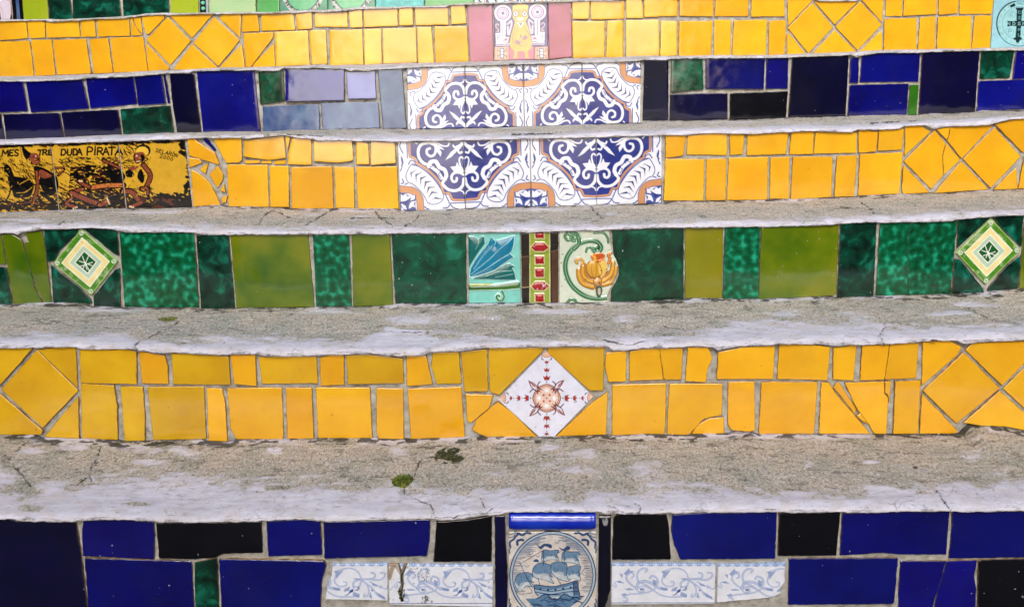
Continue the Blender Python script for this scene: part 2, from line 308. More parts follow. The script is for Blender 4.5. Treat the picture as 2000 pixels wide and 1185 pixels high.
# ------------------------------------------------------------------ the tiles: outline of every tile on its riser
# '@step ox oy' starts a block; each line: glaze[^lean] then the corners in quarter photo pixels from (ox, oy)
TILES = """
@6 0 0
Y -120,172 198,165 206,190 217,300 110,310 -120,322
Y 208,166 343,162 350,180 352,297 240,302 226,285
Y 357,180 615,163 625,290 367,298
Y 632,165 738,153 750,288 635,292
Y 755,150 1008,147 1015,283 762,288
Y 1020,140 1033,138 1044,190 1098,268 1103,280 1025,282
Y 1038,137 1098,140 1115,272 1072,225 1052,185
Y 1105,130 1280,116 1283,145 1160,272 1140,268
Y 1310,135 1490,322 1330,512 1140,315
Y 1325,122 1668,108 1500,300
Y 1672,133 1872,318 1708,520 1512,337
Y^1 1715,145 1745,110 1885,110 1878,300
Y 1140,335 1325,530 1310,552 1158,560
Y 1498,345 1700,530 1690,540 1350,550
Y^1 1890,345 1915,530 1735,540 1720,525
Y -120,330 222,320 232,335 265,597 10,605 -120,612
Y 240,316 400,310 435,588 277,595
Y 410,315 672,304 712,577 450,588
Y 700,308 845,298 882,570 733,580
Y 862,298 1118,288 1155,558 890,570
@6 500 0
Y^2 -105,110 12,108 28,245 -108,252
Y^2 -100,262 132,252 135,292 0,470 -45,528 -78,525
Y^2 140,340 150,520 -35,530 0,480
Y^3 38,112 290,105 308,235 45,243
Y^3 310,108 435,95 440,225 325,235
Y^3 458,100 712,95 718,215 460,212
Y^4 722,92 828,75 835,215 738,218
Y^3 838,75 1105,68 1108,205 845,215
Y^3 1115,68 1222,60 1228,198 1122,202
Y^3 1240,62 1500,60 1505,195 1245,200
Y^3 1522,45 1630,38 1645,185 1525,193
Y^3 145,250 405,240 420,508 160,522
Y^3 415,240 545,235 558,500 435,507
Y^3 570,238 830,230 840,508 580,512
Y^3 842,228 975,225 985,498 850,508
Y^3 988,225 1248,218 1258,490 995,500
Y^3 1258,215 1370,212 1392,492 1268,495
Y^3 1392,208 1648,205 1662,482 1402,494
P^2 1652,42 1845,35 1855,485 1672,485
@6 1000 0
P^3 283,22 460,15 468,55 450,80 465,120 468,445 290,465
Y^2 470,15 608,8 600,150 475,152
Y^2 615,10 878,5 880,150 618,155
Y^3 892,-10 1008,-10 1022,40 1025,145 893,145
Y^2 1032,-15 1295,-15 1292,128 1033,135
Y^2 1310,-15 1575,-20 1570,130 1308,128
Y^1 1590,-20 1848,-20 1845,128 1585,130
Y 1872,-25 2130,-25 2130,130 1868,133
Y^2 470,170 728,165 722,450 478,455
Y^3 745,165 868,160 870,448 735,452
Y^2 890,160 1148,155 1150,437 890,445
Y^3 1165,165 1290,165 1288,437 1158,442
Y 1308,168 1565,165 1555,440 1302,442
Y 1580,160 1712,155 1708,435 1578,440
Y^1 1735,160 1992,155 1985,435 1720,440
@6 1500 0
Y 10,165 138,157 140,290 130,430 5,438
Y 155,-20 330,-20 345,10 158,205
Y 350,22 510,215 315,420 155,220
Y 360,12 705,12 520,195
Y 720,12 890,195 700,395 528,212
Y 735,5 745,-20 905,-20 893,180
Y 150,260 165,262 300,430 150,435
Y 520,235 690,405 660,412 340,430
Y 875,245 890,270 890,398 715,405
Y 925,-30 1055,-30 1045,128 918,130
Y 1068,-30 1320,-30 1318,112 1055,128
Y 1335,-30 1490,-30 1480,105 1335,118
Y 1500,-30 1770,-30 1750,110 1495,112
Y 910,150 1165,140 1162,395 903,398
Y 1190,138 1308,130 1305,395 1170,398
Y 1330,135 1592,125 1588,390 1318,398
Y 1615,125 1750,122 1735,382 1590,390
@5 0 0
B -150,640 178,635 215,870 8,880 -150,890
B 200,640 645,625 695,850 240,880
B 670,615 1040,603 1070,815 705,850
B 1050,600 1263,583 1297,810 1080,825
B 1274,585 1290,580 1330,808 1308,810
N 1325,575 1515,575 1572,1038 1385,1038 1350,830
B^1 1535,558 1985,550 2035,1028 1588,1035
N -150,900 5,890 35,1090 -150,1100
N 22,895 465,885 500,1075 50,1100
N 478,880 920,858 950,1055 512,1078
D^1 938,855 1330,825 1358,1035 965,1055
@5 500 0
E^2 15,560 215,555 225,790 35,820
B^6 228,535 688,540 692,785 235,795
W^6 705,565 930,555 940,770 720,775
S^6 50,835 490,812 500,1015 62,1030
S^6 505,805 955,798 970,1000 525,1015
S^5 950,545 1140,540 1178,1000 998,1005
@5 1000 0
N^-3 1035,470 1220,470 1222,940 1022,945
E^3 1245,465 1490,458 1495,700 1240,722
B^1 1515,458 1975,455 1965,697 1515,697
B 1990,455 2160,452 2155,695 1985,695
N^-1 1238,735 1685,730 1685,935 1232,942
K 1705,730 2155,715 2140,925 1702,940
@5 1500 0
N 190,450 632,435 605,912 160,922
B 645,455 710,452 705,650 638,650
B 735,440 890,415 1190,415 1175,640 720,645
B 640,665 1100,655 1085,895 622,910
C 1110,665 1178,665 1160,895 1095,902
N 1205,412 1652,398 1618,880 1180,888
D 1670,400 1925,395 1890,610 1655,618
B 1940,400 2300,385 2300,600 1912,620
B 1650,635 2300,615 2300,850 1635,872
@4 0 240
Y 1465,128 1520,122 1545,150 1680,235 1715,320 1700,325 1475,255
B 1585,130 1612,115 1690,215 1672,220
Y^2 1475,270 1555,280 1582,315 1475,350
Y^1 1560,365 1630,310 1605,400
Y^1 1635,400 1700,335 1740,390 1742,440 1700,510 1670,470
Y^2 1755,470 1762,545 1718,530
Y 1490,365 1560,400 1640,470 1725,640 1510,655
Y 1730,580 1778,570 1765,625 1735,630
Y^2 1665,125 1885,118 1892,290 1870,310 1770,315 1690,180
@4 500 240
Y^3 -95,140 0,125 150,108 215,100 235,275 100,292 -92,265
Y^3 -85,292 30,292 32,315 -85,320
Y^1 40,300 122,295 122,318 40,318
Y 140,300 240,290 228,325 140,325
Y^3 224,105 268,110 247,220
Y^4 280,118 430,128 435,328 250,325 252,240
Y^4 450,145 750,140 760,290 735,300 640,312 455,300
Y^4 780,148 820,148 875,165 882,250 885,325 782,325
Y^4 895,145 1085,155 1092,315 900,330
Y^1 -225,325 90,330 102,658 -215,658
Y^2 105,335 255,340 260,658 115,658
Y 275,345 595,340 605,672 280,668
Y^1 610,342 765,345 770,668 625,665
Y 782,345 1100,340 1115,672 798,672
@4 1000 240
Y 1200,95 1360,100 1340,250 1310,262 1200,275
Y 1372,100 1560,82 1680,85 1680,252 1365,250
Y 1700,85 1815,90 1805,245 1705,255
Y 1842,92 2160,75 2140,245 1835,255
Y 1200,280 1505,285 1495,608 1185,608
Y 1520,280 1678,280 1668,605 1515,608
Y 1695,275 2000,265 1995,600 1680,605
@4 1500 220
Y 185,155 360,145 352,325 165,328
Y 372,150 690,155 695,160 690,315 360,322
Y 708,135 780,135 820,152 860,150 845,305 708,315
Y 870,135 1065,130 1048,290 855,300
Y 20,350 168,345 165,672 15,675
Y 195,345 505,345 495,660 178,678
Y 540,340 698,335 672,655 518,660
Y 720,325 1052,310 1025,635 705,650
Y 1075,105 1195,100 1235,130 1272,150 1068,340
Y 1305,138 1389,240 1364,340 1374,490 1275,600 1062,380
Y 1393,242 1505,368 1378,488 1369,340
Y 1315,130 1420,112 1411,180 1396,215
Y 1425,112 1765,100 1515,360 1401,222 1416,180
Y 1772,115 1975,345 1740,590 1525,365
Y 1770,90 1950,50 2200,40 2200,320 1990,310
Y 2005,340 2200,320 2200,590 1955,595
Y 1060,410 1265,625 1055,638 1045,600
Y 1510,380 1725,600 1300,632
Y 1940,430 1950,595 1760,605 1850,510
@3 0 420
O -130,160 5,155 45,385 -130,388
D -130,405 50,408 95,698 -130,700
O 20,150 85,145 163,190 183,230 238,430 268,570 335,685 105,695
O 192,215 225,215 222,175 205,165 205,132 328,128 355,270 400,685 347,685 283,575 203,300
D 342,115 605,108 600,150 460,285 425,360 370,362
D 645,105 790,105 912,125 930,320 880,295 662,112
D 395,385 420,400 470,450 620,560 705,655 718,690 415,688
D 935,415 940,712 735,712 730,640 845,490 895,430
G 930,135 1512,138 1555,722 970,718
D 1535,158 1785,155 1835,732 1570,735
@3 500 420
O -200,158 -50,155 405,152 455,718 -150,725
G 445,152 725,150 745,712 470,715
O 750,150 1045,152 1070,705 760,712
E 1060,145 1640,142 1645,690 1090,692
@3 1000 420
E 785,115 1340,98 1340,658 770,680 778,590 838,470 835,400 795,310
V 1355,100 1650,98 1640,648 1352,648
G 1665,95 1938,92 1925,652 1648,655
@3 1500 400
O -50,180 0,175 555,158 535,700 500,712 -75,735
D 568,150 850,138 825,712 540,722
G 878,145 1112,137 1116,165 1088,250 1094,400 1088,600 1099,707 845,712
G 1118,137 1480,130 1425,700 1102,707 1091,600 1097,400 1092,250
D 1485,120 1735,98 1730,108 1480,340
D 1758,92 2000,82 1980,330 1800,155
D 1460,420 1500,430 1670,640 1690,685 1440,695
D 1975,390 1955,655 1715,675 1725,645 1860,480
O 2005,130 2300,120 2300,640 1965,655
@2 0 640
M -130,165 255,160 -5,455 -130,330
M 285,175 612,490 335,780 8,480
M 290,172 450,150 588,155 607,470
M 10,525 335,800 325,832 -130,835 -130,400
M 610,535 618,865 340,855
M 622,172 1000,170 1065,185 1070,440 630,430
Y 1085,180 1285,215 1310,300 1315,440 1110,435
M 1340,195 1785,222 1800,445 1355,440
Y 1800,212 1995,208 2005,455 1950,450 1830,438
M 632,435 890,450 915,600 920,875 640,862
M 940,458 1115,460 1130,700 1130,882 975,885
M 1155,460 1590,460 1610,870 1200,872
Y 1615,470 1735,475 1760,600 1775,885 1630,882
@2 500 640
Y -225,472 200,468 215,830 208,870 -150,870 -200,780
M 20,228 470,222 482,435 45,440
Y 498,240 560,215 685,212 690,445 505,455
M 705,215 860,205 1148,240 1155,435 718,440
Y 1175,220 1330,222 1380,440 1178,458
M 1380,195 1585,188 1605,435 1410,440 1368,300
M 1600,190 1800,165 1815,495 1630,500
M 1815,158 2250,152 2235,185 1900,525 1840,505 1828,495
Y 232,468 435,468 452,862 245,865
Y 465,468 890,468 908,860 485,862
Y 938,472 1150,475 1155,870 960,865 945,830
Y 1185,475 1605,460 1630,855 1210,868
Y 1638,518 1858,525 1820,625 1680,745 1650,730
Y 1890,575 2000,660 2195,850 1800,850 1690,800 1720,720
@2 1000 640
M 280,152 722,150 712,490 605,488 280,195
Y 748,500 735,835 345,848 620,590
Y 735,195 895,178 892,420 755,425 725,300
Y 918,182 1000,168 1150,160 1163,260 1185,406 918,415
Y 1155,160 1335,158 1325,405 1190,405 1167,260
Y 1375,150 1530,150 1565,240 1530,320 1515,425 1355,415
Y 1612,190 1800,150 2000,142 2055,140 2040,400 1600,400
Y 785,445 1205,432 1200,700 1190,828 782,842
Y 1230,440 1645,435 1640,680 1500,710 1380,838 1212,835
Y 1655,700 1660,825 1402,828 1450,760 1540,708
Y 1690,425 1895,420 1900,800 1860,812 1720,800 1688,760
Y 1950,425 2390,425 2360,828 1928,828
@2 1500 640
Y 92,130 350,132 485,150 475,280 465,410 72,402
Y 512,155 695,135 668,412 510,405
Y 738,140 949,130 929,280 909,405 720,412
Y 954,130 1180,118 1160,395 914,405 934,280
Y 418,428 480,430 520,500 800,828 400,828
Y 545,425 512,465 680,675 690,630 565,440
Y 690,685 725,668 785,750 740,730
Y 600,430 908,418 908,512 936,540 938,600 925,828 830,828 790,750 700,640
Y 913,418 965,415 947,590 941,530 914,508
Y 995,418 1192,410 1172,825 978,828
Y 1210,110 1420,100 1512,150 1480,210 1205,455
Y 1525,190 1815,470 1475,750 1208,490
Y 1600,122 2200,90 2200,200 2000,280 1830,450 1545,175
Y 1842,478 2050,270 2200,420 2200,660 2100,720
Y 1810,490 2000,660 2150,790 2000,800 1850,770 1680,765 1525,740
Y 1205,515 1480,800 1475,825 1185,828
@1 0 905
N -200,440 70,435 140,455 590,460 620,650 680,1100 690,1300 -200,1300
B 650,450 900,440 1200,455 1205,560 1200,748 645,720 640,540
K 1222,465 2040,455 2050,700 1740,705 1680,735 1500,745 1245,738
B 665,738 1490,765 1500,850 1520,1300 700,1300
D 1520,775 1690,740 1700,800 1712,1300 1530,1300 1520,900
@1 500 905
B -288,745 530,755 548,790 515,900 490,1300 -265,1300
B 80,450 380,435 500,448 515,715 95,725
B 530,455 1360,435 1355,600 1335,720 535,740
K 1410,455 1650,440 1840,405 1840,765 1385,768 1400,620
@1 1000 905
K 795,430 830,395 1205,390 1222,480 1240,745 785,750
B 1255,400 1530,385 2070,380 2055,740 1318,748 1270,640 1245,520
@1 1500 905
K 90,390 565,382 535,718 80,722
B 585,390 830,385 1420,372 1395,712 1050,712 900,700 565,720
B 1450,380 2300,370 2300,725 1418,745
B 168,745 1018,740 985,1080 970,1095 160,1104
B 1040,768 1390,762 1360,880 1320,1000 1280,1150 1270,1300 1012,1300
B 1395,762 1635,758 1612,880 1630,980 1615,1300 1275,1300 1324,1000 1364,880
K 1648,755 2300,735 2300,1300 1635,1300
"""
def parse_tiles():
    out = []
    for ln in TILES.strip().split('\n'):
        if ln[0] == '@':
            s, ox, oy = ln[1:].split(); step, ox, oy = int(s), float(ox), float(oy)
            continue
        w = ln.split()
        key, lean = (w[0].split('^')+['0'])[:2]
        if step == 6: lean = float(lean)*0.4
        pts = [tuple(float(t) for t in q.split(',')) for q in w[1:]]
        out.append((step, key, float(lean), [(ox+a/4, oy+b/4) for a, b in pts]))
    # top riser in view: (left edge at y=0, left at y=40, right at 0, right at 40)
    for key, a, b, c, d in (('K', 23, 26.5, 30.5, 33.5), ('S', 31, 34, 36.5, 40), ('K', 37, 40.5, 43, 46),
                            ('L', 44, 47.5, 92.5, 96), ('D', 93.5, 97, 137, 143), ('D', 142, 144, 233, 237.5),
                            ('D', 239, 241, 329, 331), ('L', 333, 334, 387, 388.5), ('A', 409, 411, 500, 501),
                            ('J', 502, 503.5, 545, 546.5), ('T', 734, 734, 828.5, 829), ('J', 830, 830.5, 925, 925),
                            ('J', 1097, 1096.5, 1180, 1179), ('D', 1182, 1181, 1290, 1288), ('L', 1292, 1290, 1350, 1347),
                            ('T', 1353, 1350, 1445, 1441), ('J', 1448, 1444, 1540, 1535), ('D', 1543, 1538, 1640, 1634),
                            ('L', 1643, 1637, 1700, 1693), ('D', 1703, 1696, 1800, 1792), ('J', 1803, 1795, 1895, 1886),
                            ('D', 1898, 1889, 2000, 1990), ('L', 2003, 1993, 2060, 2049)):
        k = 92/40.0
        yb = 46 - 0.027*a
        out.append((7, key, 2.0 if 400 < a < 1100 else 0.0, [(a-(b-a)*k, -92), (c-(d-c)*k, -92), (d, yb), (b, yb)]))
    return out
# ------------------------------------------------------------------ glaze painting: vector shapes rasterised onto the vertices of a tile
def c8(r, g, b):
    f = lambda v: (v/255/12.92) if v/255 <= 0.04045 else ((v/255+0.055)/1.055)**2.4
    return np.array([f(r), f(g), f(b)])
def P(s): return [tuple(float(t) for t in q.split(',')) for q in s.split()]
def curve(pts, closed=False, n=6):
    p = np.array(pts, float)
    if len(p) < 3: return p
    if closed: q = np.vstack([p[-1], p, p[0], p[1]])
    else: q = np.vstack([2*p[0]-p[1], p, 2*p[-1]-p[-2]])
    t = np.linspace(0, 1, n, endpoint=False)[:, None]
    out = []
    for k in range(1, len(q)-2):
        a, b, c, d = q[k-1], q[k], q[k+1], q[k+2]
        out.append(0.5*((2*b) + (c-a)*t + (2*a-5*b+4*c-d)*t*t + (3*b-a-3*c+d)*t**3))
    out = np.vstack(out)
    return out if closed else np.vstack([out, p[-1]])
class Canvas:
    """origin and size in photo pixels; shapes are given in units of 1/scale photo pixel"""
    RES = 3
    def __init__(s, ox, oy, w, h, scale, bg, res=None):
        s.ox, s.oy, s.sc = ox, oy, scale
        s.res = res or Canvas.RES
        s.nx, s.ny = int(w*s.res)+1, int(h*s.res)+1
        s.k = s.res/scale
        s.a = np.empty((s.ny, s.nx, 3)); s.a[:] = bg
        s.h = np.zeros((s.ny, s.nx))
    def _box(s, p, m):
        x0, y0 = np.floor(p.min(0)-m).astype(int); x1, y1 = np.ceil(p.max(0)+m).astype(int)
        x0, y0, x1, y1 = max(x0, 0), max(y0, 0), min(x1, s.nx-1), min(y1, s.ny-1)
        if x1 < x0 or y1 < y0: return None
        X, Y = np.meshgrid(np.arange(x0, x1+1)+0.5, np.arange(y0, y1+1)+0.5)
        return x0, y0, x1, y1, X, Y
    def _put(s, b, m, col, alpha, hgt):
        x0, y0, x1, y1 = b[:4]
        m = m*alpha
        v = s.a[y0:y1+1, x0:x1+1]
        if col is not None: v[:] = v*(1-m[..., None]) + np.asarray(col)*m[..., None]
        if hgt is not None:
            w = s.h[y0:y1+1, x0:x1+1]; w[:] = w*(1-m) + hgt*m
    def poly(s, pts, col, alpha=1.0, smooth=False, hgt=None, dome=None):
        p = np.asarray(P(pts) if isinstance(pts, str) else pts, float)
        if smooth: p = curve(p, True)
        p = p*s.k
        b = s._box(p, 1)
        if b is None: return
        X, Y = b[4], b[5]
        ins = np.zeros(X.shape, bool)
        x0, y0 = p[-1]
        dist = np.full(X.shape, 1e9)
        for x1, y1 in p:
            if y0 != y1:
                hit = ((y0 > Y) != (y1 > Y)) & (X < (x1-x0)*(Y-y0)/(y1-y0)+x0)
                ins ^= hit
            if dome:
                L2 = (x1-x0)**2+(y1-y0)**2+1e-9
                t = np.clip(((X-x0)*(x1-x0)+(Y-y0)*(y1-y0))/L2, 0, 1)
                dist = np.minimum(dist, np.hypot(X-x0-t*(x1-x0), Y-y0-t*(y1-y0)))
            x0, y0 = x1, y1
        if dome:
            hgt = (hgt or 0) + dome[0]*np.sqrt(np.clip(dist/(dome[1]*s.k), 0, 1))
        s._put(b, ins.astype(float), col, alpha, hgt)
    def stroke(s, pts, w, col, alpha=1.0, smooth=True, hgt=None, taper=False, round_h=False):
        p = np.asarray(P(pts) if isinstance(pts, str) else pts, float)
        if smooth and len(p) > 2: p = curve(p)
        p = p*s.k; r = w*s.k/2
        b = s._box(p, r+1)
        if b is None: return
        X, Y = b[4], b[5]
        d = np.full(X.shape, 1e9)
        n = len(p)-1
        for k in range(n):
            (x0, y0), (x1, y1) = p[k], p[k+1]
            L2 = (x1-x0)**2+(y1-y0)**2+1e-9
            t = np.clip(((X-x0)*(x1-x0)+(Y-y0)*(y1-y0))/L2, 0, 1)
            q = np.hypot(X-x0-t*(x1-x0), Y-y0-t*(y1-y0))
            if taper: q = q/np.clip(np.sin(math.pi*np.clip((k+t)/n, 0.03, 0.97))**0.7, 0.15, 1)
            d = np.minimum(d, q)
        if round_h and hgt is not None: hgt = hgt*np.sqrt(np.clip(1-(d/max(r, .5))**2, 0, 1))
        s._put(b, np.clip(r-d+0.5, 0, 1), col, alpha, hgt)
    def disc(s, x, y, r, col, alpha=1.0, ry=None, hgt=None, dome=None):
        t = np.linspace(0, 2*math.pi, 29)[:-1]
        s.poly(np.stack([x+r*np.cos(t), y+(ry or r)*np.sin(t)], 1), col, alpha, hgt=hgt, dome=dome)
    def ring(s, x, y, r, w, col, alpha=1.0, ry=None, hgt=None, a0=0, a1=360):
        t = np.radians(np.linspace(a0, a1, 41))
        s.stroke(np.stack([x+r*np.cos(t), y+(ry or r)*np.sin(t)], 1), w, col, alpha, smooth=False, hgt=hgt)
    def mottle(s, amt, scale, seed, col=None):
        X, Y = np.meshgrid(np.arange(s.nx)/s.res, np.arange(s.ny)/s.res)
        n = fbm(X/scale, Y/scale, seed, 4)
        if col is None: s.a *= (1+amt*(n-0.5)*2)[..., None]
        else:
            m = sstep(0.5, 0.75, n)*amt
            s.a[:] = s.a*(1-m[..., None]) + np.asarray(col)*m[..., None]
    def blur(s):
        for A in (s.a, s.h):
            B = A.copy(); B[1:-1] = (A[:-2]+A[1:-1]+A[2:])/3; C = B.copy(); C[:, 1:-1] = (B[:, :-2]+B[:, 1:-1]+B[:, 2:])/3; A[:] = C
    def sample(s, px, py):
        ix = np.clip(((px-s.ox)*s.res).astype(int), 0, s.nx-1); iy = np.clip(((py-s.oy)*s.res).astype(int), 0, s.ny-1)
        return s.a[iy, ix], s.h[iy, ix]
FONT = {'M': '0,1 0.08,0 0.5,0.65 0.92,0 1,1', 'E': '0.95,0 0.05,0 0,1 0.95,1|0.03,0.48 0.75,0.48', 'S': '0.95,0.1 0.5,0 0.1,0.2 0.3,0.45 0.8,0.6 0.85,0.88 0.4,1 0,0.88',
        'T': '0,0 1,0|0.5,0 0.48,1', 'R': '0,1 0.05,0 0.7,0 0.9,0.25 0.65,0.48 0.05,0.52|0.4,0.5 1,1', 'D': '0.05,0 0,1 0.55,0.95 0.95,0.55 0.6,0.05 0.05,0',
        'U': '0.05,0 0.1,0.8 0.45,1 0.85,0.8 0.95,0', 'A': '0,1 0.5,0 1,1|0.2,0.62 0.8,0.62', 'P': '0,1 0.06,0 0.75,0.02 0.95,0.27 0.7,0.52 0.05,0.54',
        'I': '0.5,0.25 0.48,1|0.52,0 0.53,0.04', 'L': '0.1,0 0.05,1 0.9,0.95', 'O': '0.5,0 0.05,0.3 0.1,0.8 0.5,1 0.92,0.75 0.9,0.25 0.5,0', 'N': '0,1 0.08,0 0.88,1 1,0',
        '2': '0.05,0.2 0.45,0 0.85,0.2 0.7,0.5 0.05,1 0.95,1', '0': '0.5,0.1 0.1,0.4 0.2,0.9 0.6,1 0.9,0.65 0.75,0.2 0.5,0.1', 'C': '0.95,0.15 0.5,0 0.08,0.3 0.1,0.75 0.5,1 0.95,0.85', '`': '0.6,-0.3 0.85,-0.55'}
def letter(cv, ch, x, y, w, h, sw, col, slant=0.0, rot=0.0, alpha=1.0):
    cr, sr = math.cos(rot), math.sin(rot)
    for part in FONT[ch].split('|'):
        q = []
        for u, v in P(part):
            a, b = (u-slant*(v-1))*w, v*h
            q.append((x+a*cr-b*sr, y+a*sr+b*cr))
        cv.stroke(q, sw, col, alpha, smooth=ch in 'SUO2C0P')
WHITE = c8(228, 230, 238)

def paint_azulejo():
    """cobalt and orange relief-pattern tile, corner flower at the top left; unit 8.33 per photo pixel"""
    cv = Canvas(0, 0, 118, 124, 8.333, WHITE, res=4)
    nv, lb, og = c8(18, 40, 128), c8(52, 72, 146), c8(200, 140, 92)
    Z = lambda s: [(x-18, y-48) for x, y in P(s)]
    path = '187,1075 190,870 215,845 255,825 282,780 280,750 350,715 430,660 510,580 580,500 640,400 665,300 740,290 770,250 790,205 830,190 985,180'
    cv.poly(Z(path+' 990,1080'), nv)
    cv.mottle(0.25, 14, 3)
    cv.poly(Z('-20,-20 990,-20 990,150 760,165 690,260 560,490 380,660 230,760 150,840 150,1090 -20,1090'), WHITE)
    cv.stroke(Z(path), 46, lb); cv.stroke(Z(path), 28, og)
    # band of chevrons
    band = Z('150,470 215,440 300,360 370,270 430,155 520,132 620,165 662,240 622,370 545,495 430,615 315,695 215,735 155,660 118,560')
    cv.poly(band, WHITE, smooth=True); cv.stroke(curve(band, True), 13, lb, smooth=False); cv.stroke(Z('215,730 320,690 440,600 540,490 625,360'), 14, lb)
    for s in ('450,150 505,215 645,205 535,240', '430,225 500,300 585,298 490,325', '415,290 460,378 560,385 437,395', '380,355 418,455 492,475 395,478',
              '328,405 345,510 425,555 326,532', '265,465 278,568 350,612 256,582', '203,530 203,600 282,658 180,606'): cv.poly(Z(s), c8(34, 48, 116)); cv.stroke(Z(s), 5, c8(34, 48, 116), smooth=False)
    for s in ('160,735 200,795 250,775 258,745', '55,720 85,760 70,830 60,800', '40,640 70,720 60,850', '150,830 150,1070', '90,900 45,1000 60,1070', '740,160 700,250 690,280',
              '650,70 720,80 760,120 800,75 880,45', '740,140 985,140', '100,440 140,455', '380,100 410,70 440,65', '45,450 80,470 60,520'): cv.stroke(Z(s), 17, lb)
    # orange quarter ring and the corner flower
    cv.stroke(Z('15,370 110,360 200,345 270,290 310,210 318,55'), 112, lb); cv.stroke(Z('15,370 110,360 200,345 270,290 310,210 318,55'), 92, og)
    cv.poly(Z('10,40 255,40 240,120 250,200 262,285 150,268 90,310 10,318'), lb)
    for s in ('25,150 60,80 110,65 95,120 40,155', '140,75 200,110 240,95 215,150 250,190 180,180 150,130', '25,190 100,195 150,225 215,280 130,255 100,300 60,270 30,300',
              '170,200 235,215 240,280 190,260', '30,60 70,55 30,110'): cv.poly(Z(s), WHITE)
    cv.poly(Z('120,130 150,215 60,175'), nv)
    # white scrolls on the blue field
    sw = lambda s, w, **k: cv.stroke(Z(s), w*0.92, WHITE, **k)
    sw('690,500 655,440 690,385 750,340 830,325 900,345 955,410 972,500', 46); sw('900,330 950,310 972,270', 20)
    sw('868,512 858,470 815,462 790,505 800,560 850,598 920,592 972,560', 40)
    for s in ('775,685 830,610 960,580 965,660 905,690 880,755 858,690', '640,840 655,905 620,960 700,940 640,1000 560,1040 570,940'): cv.poly(Z(s), WHITE)
    sw('968,610 925,700 912,790 940,828 975,800', 24)
    sw('480,720 400,740 340,800 312,880 322,970 370,1030 460,1050 570,1045', 46); sw('300,1040 275,1060', 20)
    sw('485,965 445,950 440,890 490,850 545,870 572,935 560,1010 480,1050', 38)
    sw('690,500 715,560 690,640 620,680 590,730 560,770 490,760 460,700', 62); sw('640,520 600,600 560,640 500,690', 54)
    for s in ('630,520 600,580 625,600', '480,690 540,700 550,670'): cv.stroke(Z(s), 13, lb)
    cv.poly(Z('706,785 800,835 870,905 905,965 850,955 790,900'), WHITE)
    sw('890,945 915,890 955,900', 30); sw('890,950 980,1045', 52); sw('830,1005 850,975 910,1000', 28); sw('600,1045 680,1000 750,1000 772,1040', 24)
    cv.blur()
    return cv

